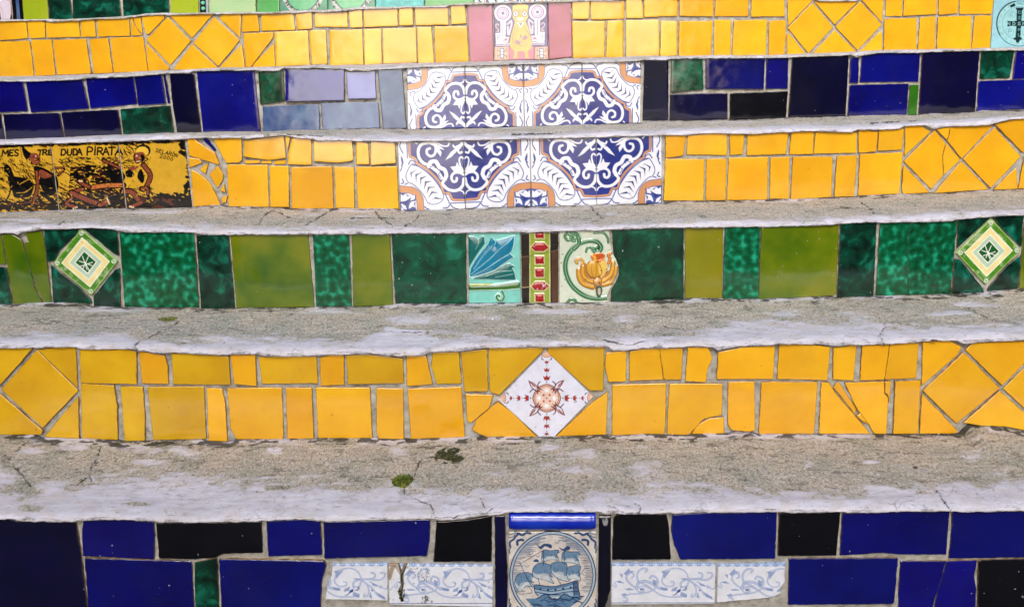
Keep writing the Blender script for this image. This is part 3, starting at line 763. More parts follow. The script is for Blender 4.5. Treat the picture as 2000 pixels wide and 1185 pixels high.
def paint_duda():
    """plain stand-in: black brushwork round resting figures on a yellow ground, with the panel's own lettering; unit 5.263 per photo pixel from (-40,262)"""
    yl, bk, br, dk = c8(208, 162, 44), c8(9, 6, 5), c8(134, 66, 44), c8(84, 42, 24)
    cv = Canvas(-40, 262, 422, 160, 5.263, yl)
    Z = lambda s: [(x+210.5, y+15.8) for x, y in (P(s) if isinstance(s, str) else s)]
    rg = random.Random(5)
    edge = lambda x: 88-0.026*x; bot = lambda x: 772-0.017*x
    for k in range(560):                                     # ragged brush border
        x = rg.uniform(-210, 1980); top = rg.random() < 0.5
        if top: y = edge(x)+rg.uniform(0, 34); L_ = rg.uniform(15, 60)
        else: y = bot(x)-rg.uniform(0, 60); L_ = rg.uniform(20, 100)
        a = rg.uniform(-0.5, 0.5)
        cv.stroke(Z([(x, y), (x+L_*math.cos(a), y+L_*math.sin(a)*0.6)]), rg.uniform(7, 20), bk if rg.random() < .93 else dk, smooth=False)
    for k in range(150):                                     # right-hand border
        y = rg.uniform(50, 740); x = 1895+0.11*y+rg.uniform(-70, 30)+(45 if 250 < y < 500 else 0)
        cv.stroke(Z([(x, y), (x+rg.uniform(15, 60), y+rg.uniform(-40, 40))]), rg.uniform(10, 30), bk, smooth=False)
    def scrub(x0, y0, x1, y1, n, ang, wmin=5, wmax=16, lmax=90):
        for k in range(n):
            x, y = rg.uniform(x0, x1), rg.uniform(y0, y1); a = ang+rg.uniform(-0.5, 0.5); l = rg.uniform(20, lmax)
            cv.stroke(Z([(x, y), (x+l*math.cos(a), y+l*math.sin(a))]), rg.uniform(wmin, wmax), bk if rg.random() < .85 else dk, smooth=False, taper=False)
    scrub(600, 220, 1200, 340, 90, 0.4, 3, 10, 60); scrub(720, 320, 1180, 480, 150, -0.1, 8, 28); scrub(860, 550, 1280, 650, 90, 0.2, 6, 24); scrub(560, 500, 760, 620, 30, 0.5, 4, 12); scrub(1100, 250, 1330, 330, 26, .4, 4, 12)
    scrub(1100, 620, 1750, 740, 130, 0.35, 8, 28); scrub(1600, 590, 1950, 740, 110, 0.5, 12, 34, 120); scrub(-200, 640, 1000, 760, 190, 0.15, 5, 20); scrub(-210, 230, 400, 660, 200, 0.6, 3, 9, 70); scrub(390, 260, 640, 640, 120, 0.7, 3, 9, 60); scrub(620, 215, 1340, 350, 70, -0.3, 3, 9, 60); scrub(700, 460, 1300, 700, 150, 0.25, 4, 14, 80); scrub(1290, 440, 1560, 700, 100, 0.6, 3, 12, 70); scrub(1120, 90, 1400, 210, 50, 0.6, 3, 10, 60); scrub(-210, 90, 0, 250, 30, .6, 4, 10, 60)
    scrub(0, 240, 330, 330, 26, 0.5, 3, 6, 45); scrub(-200, 200, 10, 600, 50, 0.6, 4, 12, 70); scrub(220, 330, 330, 430, 14, 0.9, 4, 7, 50); scrub(600, 580, 720, 690, 20, 0.2, 3, 6, 60)
    for x0, x1 in ((5, 200), (375, 545), (615, 850), (885, 1270)): cv.poly(Z([(x0, 135), (x1, 118), (x1, 205), (x0, 222)]), yl)
    cv.poly(Z('1560,130 1900,220 1880,420 1860,560 1600,560 1530,420'), yl, smooth=True)
    # small seated silhouette
    cv.poly(Z('40,320 75,295 110,330 140,400 150,430 110,440 60,380 35,420 15,440 45,390'), bk, smooth=True)
    cv.poly(Z('80,430 150,420 300,450 345,520 320,610 250,640 150,630 120,560 90,640 60,660 100,560'), bk, smooth=True)
    cv.stroke(Z('200,500 300,450 330,480'), 7, yl); cv.stroke(Z('170,590 260,580 330,530'), 6, yl)
    # reclining figure with a tall cap
    cv.poly(Z('225,110 270,120 350,180 300,230 280,250 240,200'), bk, smooth=True)
    cv.poly(Z('250,120 300,120 360,160 375,190 310,175'), yl, smooth=True)
    cv.poly(Z('310,190 370,180 410,220 405,270 375,300 330,275 300,240'), br, smooth=True); cv.stroke(Z('310,190 300,240 330,285 375,300 405,280 412,225'), 8, bk)
    cv.stroke(Z('345,215 380,205'), 9, bk); cv.stroke(Z('360,258 400,250'), 7, bk); cv.stroke(Z('372,215 398,240 375,246'), 7, bk); cv.disc(*Z([(368, 212)])[0], 8, c8(225, 200, 160)); cv.poly(Z('300,240 330,275 350,300 320,300'), bk)
    cv.poly(Z('345,320 440,330 560,400 600,470 590,560 520,620 440,560 380,430'), bk, smooth=True)
    cv.poly(Z('420,350 520,400 530,420 450,440 400,400'), br, smooth=True)
    cv.poly(Z('590,400 660,380 715,420 715,480 660,500 610,470'), yl, smooth=True); cv.stroke(Z('600,395 665,378 722,420 715,490'), 9, bk)
    cv.stroke(Z('560,330 660,340 600,410'), 26, bk); cv.stroke(Z('560,330 655,342 600,405'), 14, br)
    cv.stroke(Z('375,370 385,520 345,680'), 46, bk); cv.stroke(Z('375,370 388,520 345,680'), 26, br); cv.stroke(Z('210,705 330,690 400,710'), 30, bk); cv.stroke(Z('215,700 335,688 395,708'), 16, br)
    for t in range(4): cv.stroke(Z([(330, 690), (215+10*t, 695+9*t)]), 5, bk, smooth=False)
    cv.stroke(Z('430,590 610,730'), 40, bk, smooth=False)
    cv.stroke(Z('740,580 850,545'), 50, bk); cv.stroke(Z('745,580 845,550'), 30, br)
    cv.stroke(Z('730,590 900,660 1030,710'), 74, bk); cv.stroke(Z('735,590 900,662 1030,708'), 46, br); cv.stroke(Z('1020,715 1115,670'), 62, bk); cv.stroke(Z('1025,712 1110,675'), 40, br)
    for t in range(4): cv.disc(*Z([(1100+8*t, 645+18*t)])[0], 10, c8(225, 190, 150))
    cv.stroke(Z('740,640 680,700 790,735'), 46, bk); cv.stroke(Z('740,640 682,700 780,735'), 26, br)
    for t in range(3): cv.disc(*Z([(755+18*t, 750-8*t)])[0], 9, c8(225, 190, 150))
    # second reclining figure with a round cap
    cv.poly(Z('1145,380 1200,345 1290,400 1290,480 1200,495 1150,460'), bk, smooth=True)
    cv.poly(Z('1260,350 1420,320 1470,290 1480,480 1400,540 1290,570 1260,500 1290,420'), yl, smooth=True)
    cv.poly(Z('1320,330 1430,310 1390,350 1330,360'), br, smooth=True)
    cv.poly(Z('1290,370 1340,350 1380,400 1350,430 1300,420'), bk, smooth=True)
    cv.poly(Z('1410,420 1450,340 1485,440 1460,490'), bk, smooth=True)
    cv.disc(*Z([(1470, 155)])[0], 78, bk, ry=66); cv.disc(*Z([(1462, 165)])[0], 66, c8(226, 184, 60), ry=52)
    cv.poly(Z('1385,180 1470,170 1490,220 1450,270 1400,280 1375,220'), br, smooth=True); cv.stroke(Z('1385,180 1375,220 1400,285 1455,265'), 9, bk)
    cv.stroke(Z('1385,205 1420,200'), 8, bk); cv.stroke(Z('1390,235 1375,250 1400,258'), 8, bk); cv.disc(*Z([(1405, 208)])[0], 9, c8(225, 205, 170)); cv.stroke(Z('1400,268 1440,262'), 8, c8(220, 190, 150)); cv.poly(Z('1440,190 1480,200 1490,250 1455,280 1450,230'), bk); cv.stroke(Z('1470,225 1520,240 1480,270'), 13, bk)
    cv.stroke(Z('1475,300 1545,410 1500,540'), 58, bk); cv.stroke(Z('1478,305 1545,410 1502,535'), 36, br); cv.stroke(Z('1450,540 1515,540 1520,610'), 40, bk); cv.stroke(Z('1455,540 1512,545 1518,600'), 22, br)
    cv.stroke(Z('1240,340 1140,290 1060,250'), 40, bk); cv.stroke(Z('1235,335 1140,290 1065,255'), 20, br)
    cv.stroke(Z('1270,510 1100,510 920,540'), 62, bk); cv.stroke(Z('1260,510 1100,512 925,535'), 40, c8(190, 110, 55)); cv.stroke(Z('920,530 820,480'), 50, bk); cv.stroke(Z('915,528 825,485'), 30, br)
    for t in range(3): cv.disc(*Z([(815+14*t, 465+2*t)])[0], 9, c8(225, 190, 150))
    cv.stroke(Z('1260,570 1360,580 1440,690'), 66, bk); cv.stroke(Z('1270,572 1360,585 1440,685'), 42, br); cv.stroke(Z('1450,690 1345,735'), 54, bk); cv.stroke(Z('1450,688 1350,732'), 34, br)
    for t in range(3): cv.disc(*Z([(1335+18*t, 728+5*t)])[0], 10, c8(225, 190, 150))
    for k in range(420):
        x, y = rg.uniform(-200, 1560), rg.uniform(215, 745); a = rg.uniform(0, 3.1)
        cv.stroke(Z([(x, y), (x+rg.uniform(8, 34)*math.cos(a), y+rg.uniform(8, 34)*math.sin(a))]), rg.uniform(3, 7), bk if rg.random() < .75 else yl, smooth=False)
    # lettering
    for ch, x, y, w, h, sl in (('M', 20, 150, 62, 62, .1), ('E', 98, 150, 36, 56, .1), ('S', 150, 146, 40, 62, 0), ('T', 385, 150, 50, 52, .1), ('R', 440, 145, 44, 54, .05), ('E', 500, 150, 34, 48, 0),
                               ('D', 628, 140, 52, 62, .1), ('U', 690, 143, 48, 60, .05), ('D', 752, 137, 48, 64, .05), ('A', 792, 134, 50, 66, 0),
                               ('P', 896, 122, 56, 80, .05), ('I', 955, 112, 40, 86, .1), ('R', 1000, 125, 58, 72, .05), ('A', 1060, 125, 58, 74, 0), ('T', 1115, 122, 66, 76, .05), ('A', 1185, 128, 76, 70, 0)):
        letter(cv, ch, x+210.5, y+15.8, w, h, 17, bk, sl)
    for k, ch in enumerate('SELARON'):
        letter(cv, ch, 1605+210.5+k*33, 132+15.8+k*8.5, 26, 36, 8, bk, 0.2, 0.2)
        if k == 5: letter(cv, '`', 1605+210.5+k*33, 132+15.8+k*8.5+6, 26, 36, 7, bk)
    for k, ch in enumerate('2000'): letter(cv, ch, 1645+210.5+k*36, 192+15.8+k*9, 28, 34, 8, bk, 0.15, 0.15)
    for k in range(26): # faint pencil marks too worn to read
        x, y = rg.uniform(1560, 1800), 240+30*(k % 9)
        cv.stroke(Z([(x, y), (x+rg.uniform(10, 35), y+rg.uniform(-4, 6))]), 3, c8(170, 125, 60), 0.6, smooth=False)
    cv.stroke(Z('208,95 235,300 260,380 330,440'), 5, bk); cv.stroke(Z('410,560 470,690 490,750'), 5, bk)
    cv.mottle(0.12, 20, 5); cv.blur()
    return cv

def paint_figure():
    """plain seated figure between two ring-headed keys; unit 9.48 per photo pixel from (910,0)"""
    cv = Canvas(950, -2, 130, 125, 9.48, c8(108, 98, 140))
    Z = lambda s: [(x-379, y+19) for x, y in (P(s) if isinstance(s, str) else s)]
    pv, wh, ye, pk = c8(112, 98, 142), WHITE, c8(204, 188, 122), c8(226, 140, 150)
    for sx, cx, cy in ((1, 685, 250), (-1, 1325, 228)):
        fx = lambda s: [((x-685)*sx+cx, y-250+cy) for x, y in P(s)]
        st = lambda s, w, col, sm=False: cv.stroke(Z(fx(s)), w, col, smooth=sm)
        cv.disc(*Z([(cx, cy)])[0], 158, wh)
        cv.disc(*Z([(cx, cy)])[0], 120, pv); cv.disc(*Z([(cx, cy)])[0], 104, c8(226, 196, 222))
        for r, col in ((78, pv), (68, wh), (56, c8(150, 140, 175)), (46, wh), (32, c8(110, 112, 150))): cv.disc(*Z([(cx, cy)])[0], r, col)
        cv.poly(Z(fx('640,390 740,390 730,720 640,720')), wh); st('685,390 685,700', 14, pv)
        cv.poly(Z(fx('550,615 650,615 650,800 560,800')), wh); st('590,660 640,660', 14, pv); st('590,705 640,705', 14, pv); st('590,750 640,750', 14, pv); st('585,660 585,750', 10, pv)
        cv.poly(Z(fx('650,690 800,690 780,790 560,800')), wh); cv.poly(Z(fx('720,715 780,715 765,760 665,762 700,740')), c8(200, 130, 170))
        st('570,580 600,590 600,550 560,510 555,465 590,450 610,480', 13, c8(226, 205, 200), True)
        for w, col in ((70, wh), (48, pv), (26, wh)): st('770,450 840,390 850,440 800,640 780,640 775,500', w*0.5, col)
        st('560,815 800,815', 16, wh); st('560,845 800,845', 12, wh)
    for x0, x1 in ((535, 790), (1275, 1515)):
        cv.poly(Z(f'{x0},880 {x1},870 {x1},1130 {x0},1130'), c8(240, 190, 165)); xm = (x0+x1)/2+5
        for d in (-80, 80): cv.stroke(Z([(xm+d, 900), (xm+d, 950), (xm, 950)]), 15, c8(110, 120, 145), smooth=False); cv.stroke(Z([(xm+d, 1080), (xm+d, 1030), (xm, 1030)]), 15, c8(110, 120, 145), smooth=False)
        cv.poly(Z(f'{xm-42},895 {xm+42},895 {xm+42},1090 {xm-42},1090'), c8(110, 120, 145))
        for y in (935, 990, 1045): cv.poly(Z(f'{xm-24},{y-22} {xm+24},{y-22} {xm+24},{y+22} {xm-24},{y+22}'), wh)
        for xx in (x0+18, x1-18):
            for k in range(7): cv.stroke(Z([(xx-8, 890+32*k), (xx+8, 905+32*k)]), 9, c8(214, 140, 70), smooth=False)
    cv.poly(Z('800,870 1260,860 1260,1110 800,1120'), c8(200, 130, 160)); cv.poly(Z('820,880 1240,870 1240,1085 820,1090'), c8(240, 140, 150))
    cv.poly(Z('905,420 1115,410 1170,560 1225,790 1210,890 1140,950 1160,1040 1180,1080 1090,1080 1100,1000 1085,950 950,955 945,1030 965,1080 875,1085 900,1000 895,950 825,880 805,800 840,640'), ye)
    cv.poly(Z('865,110 960,85 1080,85 1145,110 1150,330 1100,420 1010,520 905,420 865,320'), ye)
    cv.poly(Z('865,110 960,80 1080,80 1150,105 1150,170 1100,160 1000,175 900,160 865,180'), c8(238, 208, 120))
    li = lambda s, w=7, col=c8(160, 140, 120): cv.stroke(Z(s), w, col)
    li('880,200 1000,170 1130,195'); li('890,230 1000,200 1125,225')
    for ex in (920, 1088):
        cv.disc(*Z([(ex, 262)])[0], 54, c8(130, 125, 130)); cv.disc(*Z([(ex, 262)])[0], 40, c8(236, 236, 215)); cv.disc(*Z([(ex, 262)])[0], 20, c8(120, 125, 150))
    li('855,265 870,265', 14, c8(120, 115, 130)); li('1140,262 1160,262', 14, c8(120, 115, 130)); li('1000,200 995,290 1010,310 1025,290')
    cv.poly(Z('950,335 1060,330 1055,385 960,390'), c8(238, 236, 220)); li('965,360 1045,355'); li('905,360 950,400 1070,400 1110,350')
    cv.poly(Z('945,420 1080,420 1012,530'), c8(238, 236, 225)); cv.poly(Z('975,430 1050,430 1012,490'), c8(130, 125, 150))
    li('905,500 870,770 1100,855 1105,800 920,750 950,540', 9); li('1090,510 1165,660 1050,760 985,740 1110,650', 9)
    cv.poly(Z('930,745 1015,775 1005,830 915,790'), c8(170, 135, 165)); cv.poly(Z('1105,655 1140,690 1070,755 1040,720'), c8(170, 135, 165)); cv.disc(*Z([(1015, 672)])[0], 19, c8(140, 128, 120))
    cv.mottle(0.08, 20, 8); cv.blur()
    return cv

def paint_medal():
    """round medal with a cross and letters; unit 10.77 per photo pixel from (1900,0)"""
    cv = Canvas(1930, -30, 155, 135, 10.77, c8(150, 200, 212))
    Z = lambda s: [(x-323, y+323) for x, y in (P(s) if isinstance(s, str) else s)]
    tl, dk = c8(40, 110, 125), c8(18, 45, 48)
    cv.mottle(0.12, 24, 4)
    c = Z([(975, 500)])[0]
    cv.disc(*c, 470, c8(160, 208, 205), 0.5); cv.ring(*c, 475, 16, tl); cv.ring(*c, 470, 26, dk, a0=150, a1=260); cv.ring(*c, 350, 9, tl, 0.8)
    for k, ch in enumerate('CSSMLNDSMD'*2):
        a = 2*math.pi*k/20+0.1
        letter(cv, ch, c[0]+412*math.cos(a)-20, c[1]+412*math.sin(a)-25, 40, 50, 7, tl, alpha=0.55)
    cv.poly(Z('930,170 1040,170 1025,460 1000,830 970,905 915,905 895,830 915,560 920,300'), dk)
    cv.poly(Z('735,450 1240,440 1240,550 735,555'), dk)
    for x, y in ((930, 190), (1040, 190), (880, 820), (1010, 815), (745, 470), (745, 540), (1235, 460), (1235, 540)): cv.disc(*Z([(x, y)])[0], 26, dk)
    for x, ch in ((725, 'N'), (840, 'D'), (950, 'S'), (1050, 'M'), (1150, 'D')): letter(cv, ch, *Z([(x, 470)])[0], 58, 62, 10, c8(150, 200, 200))
    for y, ch in ((235, 'C'), (350, 'S'), (600, 'M'), (710, 'L')): letter(cv, ch, *Z([(955, y)])[0], 48, 58, 10, c8(110, 170, 170))
    for x, y, ch in ((820, 310, 'C'), (1120, 310, 'S'), (785, 670, 'P'), (1120, 680, 'O')):
        cv.ring(*Z([(x, y)])[0], 78, 8, tl, 0.6); letter(cv, ch, *Z([(x-30, y-38)])[0], 60, 74, 10, tl)
    cv.poly(Z('780,120 880,70 900,130 800,170'), dk); letter(cv, 'P', *Z([(930, 55)])[0], 40, 45, 8, tl); letter(cv, 'A', *Z([(985, 55)])[0], 40, 45, 8, tl)
    letter(cv, 'C', *Z([(1040, 60)])[0], 40, 45, 8, tl)
    cv.blur()
    return cv

def paint_green_diamond(dx, dy, seed):
    """nested squares in greens and cream; unit 6.97 per photo pixel; the corners are given in photo pixels"""
    T, R_, B, L_ = dx
    cv = Canvas(L_[0]-3, T[1]-3, R_[0]-L_[0]+6, B[1]-T[1]+6, 1.0, c8(110, 160, 60), res=5)
    q = np.array([T, R_, B, L_], float)-np.array([L_[0]-3, T[1]-3]); c = q.mean(0)
    S = lambda f: c+(q-c)*f
    cv.poly(S(1.1), c8(150, 185, 105)); cv.poly(S(.955), c8(78, 138, 32)); cv.mottle(0.35, 5, seed); cv.poly(S(.86), c8(60, 125, 25), 0.5); cv.poly(S(.78), c8(110, 165, 70), 0.6)
    cv.poly(S(.75), c8(240, 242, 225)); cv.poly(S(.715), c8(235, 218, 150)); cv.mottle(0.3, 9, seed+1, c8(240, 236, 205))
    cv.poly(S(.53), c8(240, 242, 232)); cv.poly(S(.50), c8(170, 200, 160)); cv.poly(S(.50), c8(200, 215, 205), 0.4)
    cv.poly(S(.35), c8(240, 242, 232)); cv.poly(S(.315), c8(30, 92, 38))
    w = np.linalg.norm(q[0]-q[2])
    for a, b in (((-.10, -.02), (.09, .05)), ((-.08, .06), (.10, .0)), ((-.05, -.09), (.02, .11)), ((.04, -.09), (-.04, .09)), ((-.02, -.01), (.05, .12))):
        cv.stroke([c+np.array(a)*w, c+np.array(b)*w], 0.011*w, c8(235, 240, 230))
    for k in range(4):
        p = c+(q[k]-c)*.865
        cv.ring(*p, 0.026*w, 0.009*w, c8(235, 242, 230)); cv.stroke([p+[-.012*w, .018*w], p+[.012*w, -.018*w]], 0.008*w, c8(235, 242, 230))
    cv.blur()
    return cv

def paint_white_diamond():
    """white tile with a small red and brown ornament; unit 6.405 per photo pixel from (960,675)"""
    cv = Canvas(965, 678, 200, 196, 6.405, c8(222, 224, 240))
    Z = lambda pts: [(x-32, y-19) for x, y in pts]
    rd, br, pk, pu = c8(160, 38, 26), c8(120, 48, 34), c8(228, 196, 180), c8(70, 34, 50)
    C0 = (690, 652)
    for k in range(4):
        a = k*math.pi/2; ca, sa = math.cos(a), math.sin(a)
        X = lambda pts: Z([(C0[0]+x*ca-y*sa, C0[1]+x*sa+y*ca) for x, y in pts])
        cv.poly(X([(-95, -140), (0, -178), (95, -140), (75, -60), (60, 0), (-60, 0), (-75, -60)]), pk, smooth=True)
        cv.stroke(X([(-92, -140), (-40, -162), (0, -172), (40, -162), (92, -140)]), 15, c8(150, 84, 60)); cv.stroke(X([(-80, -128), (0, -150), (80, -128)]), 8, c8(130, 66, 46))
    for k in range(4):
        a = k*math.pi/2; ca, sa = math.cos(a), math.sin(a)
        X = lambda pts: Z([(C0[0]+x*ca-y*sa, C0[1]+x*sa+y*ca) for x, y in pts])
        cv.poly(X([(-30, -120), (-15, -105), (0, -130), (15, -105), (30, -120), (26, -80), (0, -70), (-26, -80)]), c8(240, 240, 246))
        cv.poly(X([(-38, -52), (-22, -36), (-42, -22), (-56, -38)]), rd)
        cv.poly(X([(-222, -212), (-150, -160), (-105, -75), (-62, -80), (-75, -62), (-85, -100), (-170, -150)]), c8(150, 34, 24) if k % 2 else c8(158, 62, 36)); cv.stroke(X([(-222, -212), (-140, -165), (-100, -90)]), 13, br); cv.stroke(X([(-222, -212), (-185, -130), (-110, -85)]), 13, br)
        cv.stroke(X([(-85, -205), (-112, -165), (-95, -120), (-60, -105)]), 14, pu); cv.stroke(X([(-210, -75), (-175, -108), (-130, -95), (-110, -55)]), 14, pu)
        cv.stroke(X([(-90, -198), (-106, -160), (-80, -118)]), 5, rd)
        cv.disc(*X([(0, -202)])[0], 9, pu)
        for d, s in ((255, 1.0), (355, .82), (452, .6)):
            cv.poly(X([(-42*s, -d-22*s), (-18*s, -d-6*s), (0, -d-38*s), (18*s, -d-6*s), (42*s, -d-22*s), (26*s, -d+28*s), (-26*s, -d+28*s)]), rd); cv.stroke(X([(-42*s, -d-22*s), (-28*s, -d+28*s), (28*s, -d+28*s), (42*s, -d-22*s)]), 5, pu, smooth=False)
        for d in (308, 412): cv.disc(*X([(0, -d)])[0], 7, pu)
        cv.stroke(X([(-65, -508), (-58, -486), (-42, -480)]), 12, pu); cv.stroke(X([(65, -508), (58, -486), (42, -480)]), 12, pu)
        cv.poly(X([(-66, -530), (0, -600), (66, -530), (40, -515), (-40, -515)]), c8(226, 190, 165)); cv.stroke(X([(-66, -530), (-20, -512), (20, -512), (66, -530)]), 9, c8(170, 90, 60)); cv.stroke(X([(-50, -545), (0, -530), (50, -545)]), 5, c8(190, 120, 90))
    cv.disc(*Z([C0])[0], 9, pu)
    cv.blur()
    return cv

def paint_blue_flower():
    """raised blue petals and a green stem; unit 6.25 per photo pixel from (900,445)"""
    cv = Canvas(908, 448, 116, 150, 6.25, c8(125, 202, 190))
    Z = lambda s: [(x-50, y-19) for x, y in P(s)]
    cv.mottle(0.12, 18, 2); lt = c8(190, 226, 222)
    def petal(s, col, hi, h=1.0, veins=()):
        cv.poly(Z(s), lt, smooth=False, hgt=1.0); p = np.array(Z(s)); c = p.mean(0)
        cv.poly(c+(p-c)*0.955, col, hgt=0.2, dome=(h, 70))
        for v in veins: cv.stroke(Z(v), 16, hi, 0.45); cv.stroke(Z(v), 5, lt, 0.6, hgt=0.9)
    petal('85,100 160,105 215,140 265,95 290,105 300,190 230,280 160,390 95,500 85,300', c8(8, 100, 98), c8(20, 140, 130), 1.2, ('215,140 215,200 180,260',))
    petal('120,625 250,580 400,520 560,440 600,430 665,470 630,485 665,550 680,635 560,640 300,630', c8(4, 95, 95), c8(25, 135, 130), 1.2, ('300,590 450,530 620,520', '420,600 640,560'))
    petal('95,575 110,500 170,390 260,270 330,190 365,100 420,155 410,215 440,150 560,120 665,85 655,200 630,280 600,310 655,355 600,390 520,445 420,520 300,565 180,600 105,610', c8(6, 118, 152), c8(50, 170, 200), 1.6,
          ('130,560 260,450 380,350 480,250 640,110', '140,580 300,500 450,400 580,320', '160,500 280,330 400,200'))
    for k in range(26): cv.disc(*Z(f'{150+k*9},{580-k*3.3+8*math.sin(k*2.3)}')[0], 4, lt, 0.5)
    cv.poly(Z('95,690 380,690 700,640 722,655 722,745 540,765 360,765 95,770'), lt, hgt=1.0); cv.poly(Z('95,700 380,700 722,665 722,735 540,752 360,755 95,760'), c8(52, 112, 20), hgt=0.4, dome=(1.2, 40))
    cv.stroke(Z('95,690 300,690 380,680'), 20, c8(165, 165, 50)); cv.stroke(Z('95,735 380,720 722,690'), 14, c8(20, 62, 12)); cv.stroke(Z('400,700 722,660'), 7, lt)
    cv.stroke(Z('500,770 530,830 510,880 460,885 430,840 450,810 480,830 470,850'), 38, lt, hgt=1.0); cv.stroke(Z('500,765 528,830 508,875 462,880 436,842 452,818 472,832'), 24, c8(50, 125, 40), hgt=1.6)
    cv.blur(); cv.blur()
    return cv

def paint_gems():
    """brown border tile with a lime band of red gems; unit 6.25 per photo pixel from (900,445)"""
    cv = Canvas(1012, 448, 84, 150, 6.25, c8(24, 14, 8))
    Z = lambda s: [(x-700, y-19) for x, y in P(s)]
    lt, lime, red = c8(205, 205, 150), c8(140, 158, 48), c8(160, 12, 24)
    cv.poly(Z('735,330 830,330 830,720 735,725'), c8(70, 46, 24), 0.6); cv.poly(Z('1095,280 1190,270 1200,930 1110,930'), c8(84, 52, 26), 0.8); cv.mottle(0.3, 16, 3)
    cv.poly(Z('838,40 1090,40 1095,930 838,930'), lt, hgt=0.5); cv.poly(Z('848,40 1078,40 1084,930 850,930'), lime, hgt=0.2)
    cv.poly(Z('1092,40 1106,40 1112,930 1098,930'), c8(20, 16, 10))
    def gem(s, s2): cv.poly(Z(s), lt, hgt=0.9); cv.poly(Z(s2), red, hgt=0.3, dome=(1.3, 30))
    for y0, y1 in ((40, 138), (335, 452), (485, 612), (795, 912)): gem(f'895,{y0} 1022,{y0} 1024,{y1} 897,{y1}', f'910,{y0+12} 1012,{y0+12} 1014,{y1-12} 912,{y1-12}')
    gem('842,240 905,172 1020,170 1088,238 1020,296 905,296', '856,240 910,182 1014,180 1074,238 1014,286 910,286')
    gem('846,715 905,648 1022,645 1090,708 1022,772 905,772', '860,713 910,658 1016,656 1076,708 1016,760 910,760')
    for x, y, r in ((1010, 705, 16), (1030, 690, 14), (1000, 690, 10), (935, 745, 12), (912, 680, 9), (1040, 715, 8), (995, 735, 8), (985, 600, 7), (990, 548, 6)): cv.poly(Z(f'{x-r},{y} {x},{y-r} {x+r*.8},{y-3} {x+r*.3},{y+r} {x-r*.5},{y+r*.6}'), c8(205, 190, 200))
    cv.stroke(Z('740,360 850,342 960,315 1100,290 1195,262'), 6, c8(110, 100, 75)); cv.stroke(Z('740,730 835,720'), 7, c8(190, 170, 120))
    cv.blur()
    return cv

